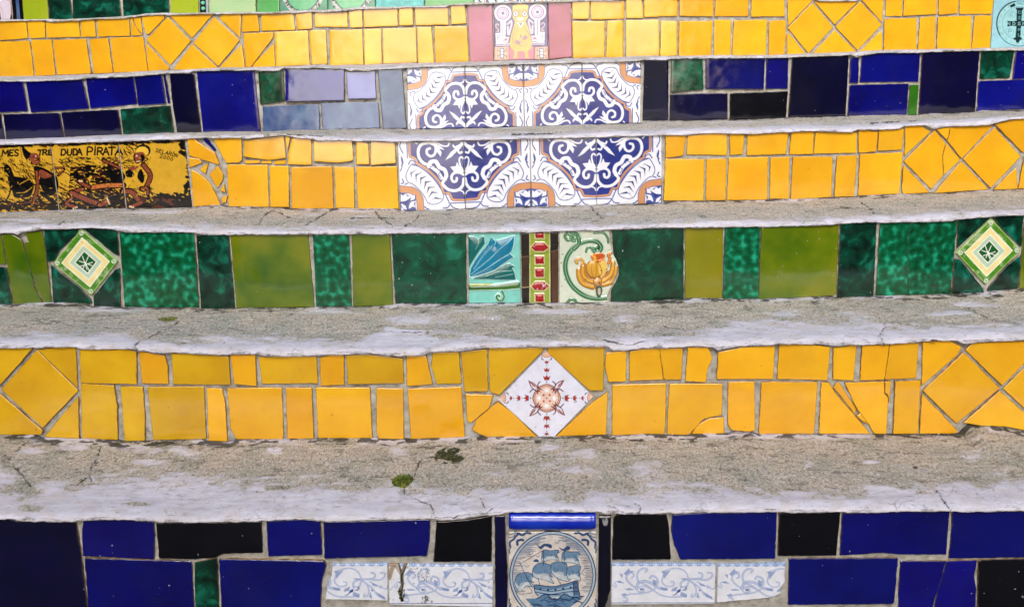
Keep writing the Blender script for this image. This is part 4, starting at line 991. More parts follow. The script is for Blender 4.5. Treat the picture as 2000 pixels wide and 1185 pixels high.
def paint_flower():
    """pale tile with raised green scrollwork and a yellow flower; unit 6.25 per photo pixel from (900,445)"""
    cv = Canvas(1088, 446, 126, 152, 6.25, c8(206, 214, 194))
    Z = lambda s: [(x-1175, y-6) for x, y in P(s)]
    cv.mottle(0.08, 20, 6)
    gr, dk, hi = c8(48, 120, 72), c8(14, 50, 28), c8(130, 180, 140)
    def scroll(s, w):
        cv.stroke(Z(s), w*1.5, c8(150, 200, 155), 0.55); cv.stroke(Z(s), w, dk, hgt=1.2, round_h=True); cv.stroke(Z(s), w*0.72, gr); cv.stroke(Z(s), w*0.42, dk); cv.stroke(Z(s), w*0.22, hi)
    scroll('1790,850 1650,860 1500,820 1370,720 1300,600 1275,470 1300,350 1370,250 1460,185 1570,155 1660,170 1710,230 1690,285 1640,290 1620,250 1660,240', 52)
    scroll('1380,260 1440,190 1435,110 1400,70', 46); scroll('1530,290 1540,250 1570,235 1610,265', 26)
    for s in ('1300,60 1270,100 1300,150 1340,140 1345,100', '1340,60 1390,60 1430,90 1400,130 1360,110', '1320,80 1370,100 1360,150 1390,160'): scroll(s, 32)
    scroll('1630,60 1740,60 1790,120 1800,180', 26); scroll('1300,910 1340,870 1390,880 1410,920', 34); scroll('1400,900 1450,920', 22)
    yl, ye, br, or_ = c8(206, 146, 34), c8(228, 188, 76), c8(140, 78, 20), c8(215, 118, 36)
    def petal(s, w, col, hh=2.0): cv.stroke(Z(s), w*1.2, c8(214, 180, 120), hgt=0.5); cv.stroke(Z(s), w*1.04, br, hgt=hh, round_h=True); cv.stroke(Z(s), w*0.74, col); cv.stroke(Z(s), w*0.25, ye, 0.4)
    cv.poly(Z('1440,540 1470,660 1560,735 1660,720 1780,712 1880,640 1905,500 1850,420 1800,520 1640,600 1530,430 1490,450'), c8(176, 112, 28), smooth=True, hgt=0.9)
    petal('1440,520 1450,610 1500,680 1610,720', 62, yl); petal('1895,490 1880,590 1830,660 1740,690', 56, yl)
    petal('1490,470 1490,560 1540,630 1620,660', 58, yl); petal('1860,430 1840,540 1800,600 1730,650', 56, c8(214, 160, 52))
    petal('1480,440 1490,400 1450,375 1405,400 1420,430', 30, c8(228, 170, 80)); petal('1800,430 1820,380 1800,330 1830,310', 34, or_)
    cv.poly(Z('1590,390 1540,440 1525,500 1560,580 1620,610 1690,600 1700,480 1660,400'), br, smooth=True, hgt=1.6); cv.poly(Z('1590,400 1548,445 1535,500 1565,570 1620,598 1680,585 1690,480 1655,410'), c8(208, 156, 46), smooth=True, hgt=1.4, dome=(1.6, 70))
    cv.poly(Z('1680,420 1740,370 1770,420 1790,500 1750,580 1700,600'), c8(228, 188, 90), smooth=True, hgt=1.4, dome=(1.2, 60)); cv.stroke(Z('1610,430 1590,500 1610,590'), 7, br, 0.7); cv.stroke(Z('1650,430 1660,520 1640,595'), 7, br, 0.7); cv.stroke(Z('1690,440 1720,520 1700,590'), 11, br, 0.8)
    cv.poly(Z('1600,320 1700,300 1760,330 1740,390 1690,420 1620,400 1590,360'), or_, smooth=True, hgt=2.0); cv.poly(Z('1650,330 1740,325 1730,370 1680,390'), c8(196, 84, 24), smooth=True, hgt=1.2); cv.stroke(Z('1600,330 1640,360 1625,395 1660,400'), 16, ye)
    for x, y in ((1780, 500), (1800, 470), (1790, 530), (1830, 460), (1775, 545), (1670, 400), (1655, 412), (1710, 515)): cv.disc(*Z(f'{x},{y}')[0], 9, c8(96, 62, 22))
    cv.disc(*Z('1668,655')[0], 56, br, hgt=1.0); cv.disc(*Z('1668,652')[0], 46, c8(208, 158, 92), hgt=1.0, dome=(1.6, 40)); cv.disc(*Z('1690,665')[0], 14, br); cv.disc(*Z('1645,640')[0], 16, c8(232, 196, 130))
    cv.poly(Z('1650,710 1715,705 1725,780 1700,835 1665,835 1648,780'), c8(52, 82, 56), smooth=True, hgt=1.4); cv.poly(Z('1675,735 1700,735 1705,790 1690,820 1672,790'), c8(190, 170, 160), smooth=True)
    cv.disc(*Z('1225,425')[0], 10, c8(120, 110, 80))
    cv.blur(); cv.blur()
    return cv

def paint_ship():
    """delft roundel with a three-masted ship; unit 5.925 per photo pixel from (960,985)"""
    cv = Canvas(986, 1030, 186, 186, 5.925, c8(212, 206, 200), res=5)
    Z = lambda s: [(x-154, y-266.6) for x, y in (P(s) if isinstance(s, str) else s)]
    b1, b2, b3 = c8(46, 74, 116), c8(92, 126, 158), c8(26, 44, 80)
    cv.mottle(0.22, 10, 9); cv.mottle(0.35, 16, 12, c8(196, 170, 140))
    c = Z([(708, 820)])[0]
    cv.ring(*c, 488, 34, c8(170, 190, 208), ry=500); cv.ring(*c, 498, 13, b3, ry=510); cv.ring(*c, 466, 10, b1, ry=478)
    rg = random.Random(3)
    for k in range(40):
        y = 380+k*16; h = math.sqrt(max(0, 465**2-(y-820)**2*0.95))
        for sgn in (-1, 1):
            x = 708+sgn*h; l = rg.uniform(60, 150)*(1.2 if y < 600 else 0.8)
            cv.stroke(Z([(x, y), (x-sgn*l, y+rg.uniform(-6, 6))]), 7, b1, 0.85, smooth=False)
            if y < 560: cv.stroke(Z([(x, y+5), (x-sgn*l*.8, y+6)]), 14, b2, 0.4, smooth=False)
    def sail(s, curl): 
        cv.poly(Z(s), c8(186, 200, 208), smooth=True); p = np.array(Z(s)); t = p.min(0); 
        cv.poly([(x, y) for x, y in p*[1, .72]+[0, .28*t[1]]], c8(90, 126, 160), .9, smooth=True)
        cv.stroke(curve(p, True), 7, b3, smooth=False)
        w_, h_ = np.ptp(p[:, 0]), np.ptp(p[:, 1])
        for k in range(26): q = p.mean(0)+np.array([rg.uniform(-.38, .38)*w_, rg.uniform(-.3, .36)*h_]); cv.stroke([q, q+[rg.uniform(-8, 8), rg.uniform(10, 40)]], 4, b1 if k % 3 else b3, .65)
        cv.poly([(x, y) for x, y in p*[.55, .4]+p.mean(0)*[.45, .6]+[0, .22*h_]], c8(206, 208, 208), .55, smooth=True)
    sail('600,525 690,530 780,525 755,590 780,650 690,630 590,660 580,590', 0); sail('830,545 930,545 1020,560 990,620 1015,690 920,670 825,665 815,600', 0)
    sail('520,690 590,670 660,690 710,720 690,800 690,860 720,910 620,870 500,840 475,770', 0); sail('700,680 780,660 870,690 870,790 900,880 810,870 720,820 690,750', 0)
    sail('890,720 1025,705 1020,780 1025,880 960,850 890,860 870,790', 0); sail('290,830 360,785 450,790 480,830 455,890 500,950 400,940 330,1010 270,920', 0)
    for s in ('330,680 460,940', '365,665 590,530', '600,520 600,700', '840,540 840,690', '540,850 560,940', '760,850 810,930', '380,960 420,940 470,1010 400,1030', '1040,790 1080,740 1130,735', '280,1000 330,1030 380,1030'): cv.stroke(Z(s), 7, b3)
    for s in ('520,460 560,480 610,450 690,460 690,505 620,480 570,515', '775,490 830,510 870,480 910,490 900,520 830,535', '480,655 520,625 550,660'): cv.poly(Z(s), b1, smooth=True); 
    for x, y in ((760, 440), (455, 570), (415, 715), (535, 600), (1050, 800), (1080, 880), (780, 550)): cv.stroke(Z([(x-22, y-10), (x, y+5), (x+25, y-18)]), 6, b1)
    cv.poly(Z('490,940 520,925 700,945 860,915 990,880 1005,960 1025,1060 900,1060 700,1070 540,1050 500,1000'), c8(150, 176, 200)); cv.poly(Z('490,940 520,925 700,945 860,915 990,880 992,910 860,950 690,985 500,965'), b2)
    for s in ('490,940 520,925 700,945 860,915 990,880 1005,960 1025,1060', '500,970 690,1000 860,975 1000,950', '510,1010 690,1035 860,1010 1010,1000', '490,940 505,1010 540,1055', '945,900 955,1050', '600,1040 800,1040'): cv.stroke(Z(s), 10, b3)
    for x, y in ((565, 975), (655, 985), (740, 980), (830, 970), (915, 955)): cv.disc(*Z([(x, y)])[0], 12, b3)
    cv.poly(Z('950,890 1000,880 1020,1050 960,1050'), b1, 0.8)
    for k in range(90):
        x, y = rg.uniform(300, 1120), rg.uniform(360, 900); cv.stroke(Z([(x, y), (x+rg.uniform(-14, 14), y+rg.uniform(3, 16))]), 4, b1, .5)
    cv.poly(Z('390,1085 520,1080 630,1030 700,1080 760,1090 830,1025 930,1060 1070,1055 1000,1120 900,1190 700,1290 500,1200'), b2); 
    for k in range(26): x = rg.uniform(430, 960); y = rg.uniform(1060, 1260); cv.stroke(Z([(x, y), (x+45, y-14), (x+100, y+8)]), rg.uniform(6, 13), b1 if k % 3 else b3)
    cv.stroke(Z('520,1085 630,1035 700,1085 770,1090 840,1030 930,1065 1070,1055'), 11, b3)
    for fx, fy in ((1, 1), (-1, 1), (1, -1), (-1, -1)):
        Q = lambda s: Z([(708+fx*(x-708), 822+fy*(y-822)) for x, y in P(s)])
        for s, w in (('200,345 240,340 270,315', 9), ('200,380 250,370 285,315', 9), ('215,480 215,430 255,400 280,365 320,330', 24), ('300,330 360,350 400,325 450,330', 26), ('300,460 300,420 340,405 365,410', 30), ('210,555 205,520 225,490', 14)): cv.stroke(Q(s), w, b1)
    cv.mottle(0.12, 6, 4); cv.blur()
    return cv

def paint_scroll(ox, oy, w, h, x0, seed, damage=False):
    """white border tile with blue acanthus scrolls; unit 5.714 per photo pixel; x0 is where the pattern's repeat starts"""
    cv = Canvas(ox, oy, w, h, 5.714, c8(226, 229, 238), res=4)
    b1, b2, b3 = c8(112, 138, 194), c8(164, 184, 220), c8(52, 84, 152)
    dx, dy = (x0-ox)*5.714, 0
    Z = lambda s: [(x+dx, y-100+dy) for x, y in P(s)]
    cv.poly(Z('-900,90 1400,90 1400,152 -900,152'), c8(160, 184, 222))
    for k in range(-8, 12): cv.ring(*Z(f'{38+k*107},138')[0], 16, 7, b1); cv.disc(*Z(f'{90+k*107},146')[0], 14, c8(214, 218, 236))
    for rep in (-1, 0, 1):
        r = rep*1165
        S = lambda s: Z(' '.join(f'{x+r},{y}' for x, y in P(s)))
        for s, w_ in (('40,360 60,390 80,370 60,345 100,325 160,345', 9), ('300,400 230,350 190,290 215,240 260,235 275,265 250,285', 14), ('330,350 310,270 330,210 380,180 425,195 405,220', 16),
                      ('300,400 330,340 400,325 480,350 540,395 640,415', 22), ('470,410 400,380 340,385 310,420 340,445 390,430 380,405', 12), ('160,545 200,545 195,510 160,500 220,470 350,460 450,440 510,410', 12),
                      ('450,290 480,265 530,290 540,350 500,375', 16), ('340,340 420,370 500,430 580,480 700,500 860,490', 12), ('590,220 680,190 770,180 850,220 885,295', 12), ('600,260 590,330 640,380 710,375 720,335 690,330', 12),
                      ('800,390 800,340 860,305 960,300 1030,285 1035,240 1000,230', 16), ('960,300 1080,310 1140,280 1145,235 1100,230', 14), ('800,390 860,385 880,340', 14), ('870,310 940,350 970,420 960,480 915,495 925,465', 12),
                      ('900,320 1010,400 1060,470 1150,520', 14), ('980,330 1060,370 1100,390 1160,410 1190,380', 10), ('1090,370 1120,385 1090,400', 8)): cv.stroke(S(s), w_*1.35, b1, 0.85); cv.stroke(S(s), w_*0.8, c8(198, 208, 232)); cv.stroke(S(s), w_*0.3, b2, .7)
        for s in ('160,240 220,175 230,205 290,215 220,230 190,260', '110,240 150,245 145,290', '170,410 230,400 290,420 200,425', '130,470 180,455 200,480 150,490', '80,330 120,315 155,340 110,345', '590,210 640,215 690,200 640,260 610,300 600,250',
                  '790,290 840,290 880,300 830,310', '480,300 530,320 520,370 490,360', '560,390 650,400 640,430 590,420', '1000,340 1070,370 1060,385 1010,370', '1050,440 1150,500 1150,525 1080,490', '700,410 760,380 750,430 690,440', '990,440 1010,520 970,500', '800,440 870,470 860,510 790,480'):
            cv.poly(S(s), b1, 0.75)
        cv.poly(S('690,485 740,465 760,425 800,405 795,440 760,455 740,480'), b3); cv.poly(S('800,430 840,410 860,370 870,410 850,430'), b3, .7); cv.poly(S('335,405 375,400 375,425 345,425'), b3, .8); cv.poly(S('1000,410 1020,430 1012,440 998,425'), b3)
    cv.poly(Z('-900,561 1400,561 1400,569 -900,569'), b3)
    if damage:
        rg = random.Random(seed)
        def blot(x, y, r, col, a): 
            t = np.linspace(0, 2*math.pi, 12)[:-1]; cv.poly([(x+r*rg.uniform(.6, 1.2)*math.cos(q), y+r*rg.uniform(.6, 1.3)*math.sin(q)) for q in t], col, a)
        cv.stroke('10,20 60,30 100,15 60,80 30,180', 50, c8(150, 120, 66), 0.8); cv.stroke('70,10 110,60 165,150', 30, c8(150, 120, 66), 0.7)
        cv.stroke('210,-20 200,60 170,150 175,260 150,330 175,430', 40, c8(120, 114, 96)); cv.stroke('130,10 165,120 180,240', 24, c8(104, 98, 80)); cv.stroke('250,-10 205,80 170,170 178,300 160,440', 9, c8(34, 30, 24)); cv.stroke('120,20 160,120 165,220', 7, c8(40, 36, 28))
        for k in range(40): blot(165+rg.uniform(-35, 35), 300+rg.uniform(0, 140), rg.uniform(4, 14), c8(26, 26, 20), .9)
        for k in range(36): blot(rg.gauss(300, 60), rg.gauss(90, 30), rg.uniform(2, 10), c8(120, 118, 104), .7)
        for k in range(50): blot(rg.gauss(430, 50), rg.gauss(170, 50), rg.uniform(2, 9), c8(40, 44, 52), .7)
        for k in range(26): blot(rg.gauss(440, 24), rg.gauss(420, 24), rg.uniform(4, 14), c8(90, 90, 78), .8)
    else:
        rg = random.Random(seed)
        for k in range(16):
            x, y = rg.uniform(0, w*5.7), rg.choice((rg.uniform(0, 30), rg.uniform(h*5.7-40, h*5.7))); cv.disc(x, y, rg.uniform(4, 20), c8(150, 130, 96), .35)
    cv.mottle(0.05, 16, seed); cv.blur()
    return cv

def paint_lace(ox, seed):
    """dull green tile edge with a grey lace border"""
    cv = Canvas(ox, -96, 96, 146, 7.4, c8(72, 140, 110))
    rg = random.Random(seed)
    cv.mottle(0.2, 14, seed)
    c = (47*7.4, 72*7.4)
    cv.disc(c[0], c[1], 250, c8(100, 176, 126), ry=340); cv.disc(c[0], c[1], 130, c8(92, 148, 148), ry=180); cv.ring(c[0], c[1], 290, 60, c8(190, 186, 186), ry=372); cv.ring(c[0], c[1], 265, 22, c8(70, 104, 96), ry=346)
    for k in range(110):
        a = rg.uniform(0, 2*math.pi); r = rg.uniform(255, 315)
        cv.stroke([(c[0]+r*math.cos(a), c[1]+r*1.28*math.sin(a)), (c[0]+(r+26)*math.cos(a+.05), c[1]+(r+26)*1.28*math.sin(a+.05))], 13, c8(28, 44, 38), smooth=False)
    for cx, cy in ((0, 0), (710, 0), (0, 1080), (710, 1080)):
        cv.ring(cx, cy, 170, 48, c8(190, 186, 186)); cv.disc(cx, cy, 120, c8(100, 160, 130))
        for k in range(40):
            a = rg.uniform(0, 2*math.pi); cv.stroke([(cx+150*math.cos(a), cy+150*math.sin(a)), (cx+190*math.cos(a+.1), cy+190*math.sin(a+.1))], 12, c8(28, 44, 38), smooth=False)
    cv.blur()
    return cv
def paint_beads():
    cv = Canvas(380, -98, 36, 150, 8, c8(14, 18, 18))
    for k in range(14): x = 66+(k*88-40)*0.045; y = 8+k*88; cv.disc(x+30, y+30, 36, c8(60, 70, 78), ry=32); cv.disc(x+30, y+30, 30, c8(90, 190, 150), ry=27); cv.disc(x+26, y+22, 9, c8(190, 230, 210))
    cv.stroke([(166, 0), (206, 1200)], 34, c8(160, 172, 176), smooth=False); cv.stroke([(196, 0), (236, 1200)], 22, c8(110, 140, 40), smooth=False); cv.stroke([(214, 0), (254, 1200)], 10, c8(170, 190, 70), smooth=False)
    cv.blur(); return cv
def paint_crowd(ox, w, seed):
    """pale blue tile of loose orange and blue brush strokes"""
    cv = Canvas(ox, -98, w, 150, 6, c8(170, 204, 220)); rg = random.Random(seed)
    for k in range(150):
        x, y = rg.uniform(0, w*6), rg.uniform(0, 900); a = rg.uniform(-1, 1)
        cv.stroke([(x, y), (x+40*math.sin(a), y+50), (x+70*math.sin(a)+12, y+110)], rg.uniform(8, 26), rg.choice([c8(184, 96, 40), c8(206, 128, 62), c8(40, 62, 110), c8(80, 130, 180), c8(24, 28, 40), c8(225, 235, 240)]))
    cv.blur(); return cv
def paint_pale_corner():
    cv = Canvas(-92, -98, 130, 150, 8, c8(212, 200, 214))
    cv.stroke('820,780 900,830 905,1020 880,1130', 7, c8(176, 104, 56)); cv.stroke('720,850 770,960 790,1140', 7, c8(206, 150, 110)); cv.poly('690,900 735,980 765,1150 690,1150', c8(30, 40, 84)); cv.poly('935,960 950,1010 900,1140 870,1160 900,1040', c8(70, 48, 40)); cv.blur(); return cv
def paint_chipped_strip():
    cv = Canvas(1160, 1000, 40, 240, 5.925, c8(7, 7, 26)); Z = lambda s: [(x-1185, y-88.9) for x, y in P(s)]
    cv.poly(Z('1280,190 1310,165 1335,145 1350,190 1335,240 1300,240'), c8(150, 150, 152)); cv.stroke(Z('1335,145 1340,120'), 5, c8(150, 150, 152))
    cv.poly(Z('1380,980 1385,1300 1280,1300 1300,1180 1340,1080'), c8(120, 118, 110), .8); cv.stroke(Z('1345,1080 1310,1170 1320,1240'), 16, c8(24, 24, 22)); cv.blur(); return cv
# ------------------------------------------------------------------ large structure: ground below the stairs, flanking walls
def box(name, x0, y0, z0, x1, y1, z1, mat, parent=None):
    v = [(x, y, z) for z in (z0, z1) for y in (y0, y1) for x in (x0, x1)]
    f = [(0, 2, 3, 1), (4, 5, 7, 6), (0, 1, 5, 4), (2, 6, 7, 3), (0, 4, 6, 2), (1, 3, 7, 5)]
    return link(name, v, f, mat, parent)
def plain_mat(name, c0, c1, scale):
    m, nt, p = mat_new(name); tc = N(nt, 'ShaderNodeTexCoord')
    L(nt, ramp(nt, noise(nt, tc.outputs['Object'], scale, 6, 0.6), [(0.3, c0), (0.7, c1)]), p.inputs['Base Color'])
    p.inputs['Roughness'].default_value = 0.9
    return m
Z0 = at(1, 1000, 1222)[1]
gm = plain_mat('cobble_grey', (0.014, 0.013, 0.012), (0.035, 0.033, 0.03), 6)
prof = [(D1+0.05, Z0), (0.3, Z0), (-1.0, Z0-0.25), (-12, Z0-5.2), (-60, Z0-6.0), (-300, Z0-6.0)]
gv, gf = [], []
for k, (y, z) in enumerate(prof):
    gv += [(-200 if y < -13 else -2.6, y, z), (200 if y < -13 else 2.6, y, z)]
    if k: gf.append((2*k-2, 2*k-1, 2*k+1, 2*k))
tag(link('ground', gv, gf, gm), kind='structure')
wm = plain_mat('weathered_plaster', (0.03, 0.03, 0.03), (0.065, 0.06, 0.055), 1.4)
for sx, y0 in ((-1, -5.2), (1, -8.6)):
    a, b = sorted((sx*2.35, sx*2.75))
    tag(box('wall', a, y0, -7.0, b, 6.5, 3.6, wm), kind='structure')
lm, nt, p_ = mat_new('leaf_green'); tc = N(nt, 'ShaderNodeTexCoord')
L(nt, ramp(nt, noise(nt, tc.outputs['Object'], 2, 4, 0.6), [(0.3, (0.03, 0.06, 0.015)), (0.7, (0.07, 0.11, 0.03))]), p_.inputs['Base Color'])
rg = random.Random(4); lv, lf = [], []
for k in range(2400):              # unseen leaf fringe behind the viewer, shaped for the tile reflections
    x, y = rg.uniform(-2.6, 2.6), rg.uniform(-5.6, -4.4)
    z = 4.2+0.7*rg.random()+0.25*x*x*0.3+0.6*math.sin(1.3*x+0.8*y)
    if y < -5.0: z -= rg.random()**2*(1.0+0.7*math.sin(2.1*x+1))
    s_ = rg.uniform(.10, .22); n_ = np.array([rg.gauss(0, 1) for _ in range(3)]); n_ /= np.linalg.norm(n_)
    u_ = np.cross(n_, [0.3, 0.5, 0.8]); u_ /= np.linalg.norm(u_); w_ = np.cross(n_, u_)
    c_ = np.array([x, y, z]); b_ = len(lv)
    lv += [tuple(c_-u_*s_), tuple(c_+w_*s_*.55), tuple(c_+u_*s_), tuple(c_-w_*s_*.55)]; lf.append((b_, b_+1, b_+2, b_+3))
tag(link('foliage', lv, lf, lm), kind='stuff')

# ------------------------------------------------------------------ steps
STEP_LABEL = {
 1: 'lowest step, cobalt and black tiles with a painted ship tile in the middle',
 2: 'amber tiled step with one white diamond tile holding a small red ornament',
 3: 'green tiled step with two green diamonds and raised flower tiles in the middle',
 4: 'yellow tiled step with the black lettered brushwork panel and four blue scroll tiles',
 5: 'dark blue tiled step with four blue and white scroll tiles in its middle',
 6: 'yellow tiled step with a seated figure tile between two rose tiles',
 7: 'topmost step in view, green tiles with a grey lace pattern'}
STEP = {}
for i in range(1, 8):
    o = bpy.data.objects.new('tiled_step', None); COL.objects.link(o)
    o.location = (0, plane_y(i)+0.05, at(i, 1000, {1: 1215, 2: 853, 3: 592, 4: 405, 5: 247, 6: 119, 7: 40}[i])[1])
    tag(o, STEP_LABEL[i], 'step', 'steps of the tiled stairway')
    STEP[i] = o
def kid(o, i):                     # keep world position under the step's empty
    o.parent = STEP[i]
    o.location = tuple(a-b for a, b in zip(o.location, STEP[i].location))
    return o

def roughen(pts, amp, cut=1.6):
    """photo-pixel outline -> small corner cuts and slightly uneven edges"""
    out = []; n = len(pts)
    for k in range(n):
        a, b, c = np.array(pts[k-1]), np.array(pts[k]), np.array(pts[(k+1) % n])
        d0, d1 = a-b, c-b; l0, l1 = np.hypot(*d0), np.hypot(*d1)
        q = cut*RNG.uniform(0.4, 1.3)
        c0, c1 = min(q, l0*0.3), min(q, l1*0.3)
        p0, p1 = b+d0/l0*c0, b+d1/l1*c1
        out += [p0, (p0+p1)*0.32+b*0.36, p1]
        e = np.array(pts[(k+1) % n]); d = e-b; l = np.hypot(*d); m = int(l/5)
        nrm = np.array([-d[1], d[0]])/l; ph = RNG.uniform(0, 99)
        for t in range(1, m):
            s = t/m
            if s*l > c1+1 and (1-s)*l > cut+1:
                w = (float(vnoise(ph+s*l/7.0, 0.5, 3))-0.5)*2
                out.append(b+d*s+nrm*amp*w)
    return out
def inset(p, d):
    n = len(p); q = []
    ar = sum(p[k-1][0]*p[k][1]-p[k][0]*p[k-1][1] for k in range(n))
    sg = 1 if ar > 0 else -1
    for k in range(n):
        a, b, c = p[k-1], p[k], p[(k+1) % n]
        e0, e1 = b-a, c-b; e0 = e0/(np.hypot(*e0)+1e-9); e1 = e1/(np.hypot(*e1)+1e-9)
        n0, n1 = np.array([-e0[1], e0[0]])*sg, np.array([-e1[1], e1[0]])*sg
        m = n0+n1; L2 = m@m
        m = m*2/max(L2, 0.6)
        q.append(b+m*d)
    return q
def size_px(p):
    a = np.array(p); return min(np.ptp(a[:, 0]), np.ptp(a[:, 1]))
def tile(i, key, pts_px, lean=0.0, amp=0.45, name='tile', thick=0.0):
    w = [np.array(at(i, *p)) for p in roughen(pts_px, amp)]
    if size_px(pts_px) > 14: w = inset(w, -0.0005)
    c = np.mean(w, 0)
    ty, tx = math.tan(R(lean*1.0+RNG.gauss(0, 0.6))), math.tan(R(RNG.gauss(0, 0.5 if i == 5 else 0.8)))
    d0 = RNG.uniform(-0.0006, 0.0009)-thick
    size = min(np.ptp([p[0] for p in w]), np.ptp([p[1] for p in w]))
    d0 -= max(0.0, abs(ty)*np.ptp([p[1] for p in w])/2-0.0022)     # a leaning tile sits on a thicker bed
    bev = min(0.0016, size*0.1)
    V, Fc = [], []
    n = len(w)
    rim = []; fade = min(0.0045, size*0.11)
    for ins, dep in ((0, 0.0105), (0, bev*0.8), (bev*0.35, bev*0.2), (bev, 0), (bev+fade, -0.0001)):
        rim += [{0: 1.0}.get(ins, 0.85 if ins < bev else 0.55 if ins == bev else 0.0)]*n
        ctr_ = np.mean(w, 0); rad_ = np.mean([np.hypot(*(q_-ctr_)) for q_ in w])
        for p in ([q_+(ctr_-q_)*min(0.3, ins/rad_*1.25) for q_ in w] if ins > bev else inset(w, ins) if ins else w):
            x, z = p-c
            V.append((x, d0+dep+(ty*z+tx*x if dep < 0.009 else 0), z))
    ccw = sum(w[k-1][0]*w[k][1]-w[k][0]*w[k-1][1] for k in range(n)) > 0
    for r in range(4):
        for k in range(n):
            a, b = r*n+k, r*n+(k+1) % n
            Fc.append((a, b, b+n, a+n) if ccw else (b, a, a+n, b+n))
    cap = list(range(4*n, 5*n)); Fc.append(tuple(cap if ccw else cap[::-1]))
    o = link(name, V, Fc, M[key], None, (c[0], plane_y(i), c[1]))
    o.data.polygons.foreach_set('use_smooth', [True]*(3*n)+[False]*(n+1))
    o.data.materials.append(M['clay']); o.data.polygons.foreach_set('material_index', [1]*n+[0]*(3*n+1))
    ca = o.data.color_attributes.new('rim', 'FLOAT_COLOR', 'POINT'); ca.data.foreach_set('color', [q for v_ in rim for q in (v_, v_, v_, 1.0)])
    return kid(o, i)

def painted_tile(i, cv, quad, label, lean=0.0, mapper=None, relief=0.0, right=None, left=None, per=1.1, name='painted_tile', tiltx=0.0, thick=0.0, rough_edge=0.0):
    """quad: photo-pixel corners (top left, top right, bottom right, bottom left); right/left: ragged edge [(v, px)]"""
    A, B, C_, D_ = [np.array(q, float) for q in quad]
    nu = int(max(np.hypot(*(B-A)), np.hypot(*(C_-D_)))*per)+2; nv = int(max(np.hypot(*(D_-A)), np.hypot(*(C_-B)))*per)+2
    e = 1.4/nu
    us = np.concatenate([[0, 0, e*.35], np.linspace(e, 1-e, nu), [1-e*.35, 1, 1]]); vsn = np.concatenate([[0, 0, e*.35], np.linspace(e, 1-e, nv), [1-e*.35, 1, 1]])
    ed = np.array([0.0105, 0.0013, 0.0003]); du = np.concatenate([ed, np.zeros(nu), ed[::-1]]); dv = np.concatenate([ed, np.zeros(nv), ed[::-1]])
    U, W = np.meshgrid(us, vsn); dep = np.maximum(*np.meshgrid(du, dv))
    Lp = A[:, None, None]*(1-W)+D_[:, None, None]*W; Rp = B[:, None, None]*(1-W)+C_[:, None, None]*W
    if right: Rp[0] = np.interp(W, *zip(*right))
    if left: Lp[0] = np.interp(W, *zip(*left))
    if rough_edge:
        Rp[0] += rough_edge*(fbm(W*14, 0.3, 5)-0.5)*2; Lp[0] += rough_edge*(fbm(W*14, 7.3, 5)-0.5)*2
    Q = Lp*(1-U)+Rp*U
    if rough_edge: Q[1] += rough_edge*((fbm(U*14, 3.3, 8)-0.5)*2*(1-W)**6+(fbm(U*14, 9.3, 8)-0.5)*2*W**6)
    if mapper: mx, my = mapper(U, W); col, hh = cv.sample(mx, my)
    else: col, hh = cv.sample(Q[0], Q[1])
    x, z = at(i, Q[0], Q[1])
    cx, cz = x.mean(), z.mean()
    ty, tx = math.tan(R(lean*0.9)), math.tan(R(tiltx))
    thick += max(0.0, abs(ty)*np.ptp(z)/2-0.0018)
    y = dep+np.where(dep < 0.009, ty*(z-cz)+tx*(x-cx)-thick, 0)-hh*relief*(dep < 0.0002)
    V = np.stack([x-cx, y, z-cz], -1).reshape(-1, 3)
    o = grid_mesh(name, V[:, :], len(us), len(vsn), M['paint'], None, (cx, plane_y(i), cz), col.reshape(-1, 3))
    if label: o['label'] = label
    return kid(o, i)

OUT = {i: [] for i in range(1, 8)}          # outlines that set where the mortar and the treads end
for i, key, lean, pts in parse_tiles():
    tile(i, key, pts, lean, amp=0.8 if i in (1, 3) else 0.5)
    OUT[i].append(pts)

# tiles beyond the edges of the photograph, so a step to the side still shows a tiled riser
for i, top, bot, rows, keys in ((1, 1010, 1225, 2, 'BBKN'), (2, 678, 853, 2, 'YYM'), (3, 438, 575, 1, 'GODE'), (4, 262, 398, 2, 'Y'), (5, 130, 243, 2, 'BBN'), (6, 20, 112, 2, 'Y')):
    for sgn in (-1, 1):
        x_in = {-1: -36 if i != 1 else -55, 1: {2: 2054, 4: 2054, 6: 2080}.get(i, 2079)}[sgn]
        for r in range(rows):
            x = x_in; h = (bot-top)/rows
            while abs(x-1000) < 1260:
                w = h*RNG.choice([1.0, 1.0, 0.5, 1.4 if rows == 2 else 0.55])
                sl = {6: -.027, 5: -.024, 4: -.02, 3: -.012}.get(i, 0)*(x-1000)
                xa, xb = sorted((x, x+sgn*(w-4)))
                y0, y1 = top+r*h+sl+2, top+(r+1)*h+sl-2
                p = [(xa, y0), (xb, y0), (xb, y1), (xa, y1)]
                tile(i, RNG.choice(keys), p); OUT[i].append(p)
                x += sgn*w

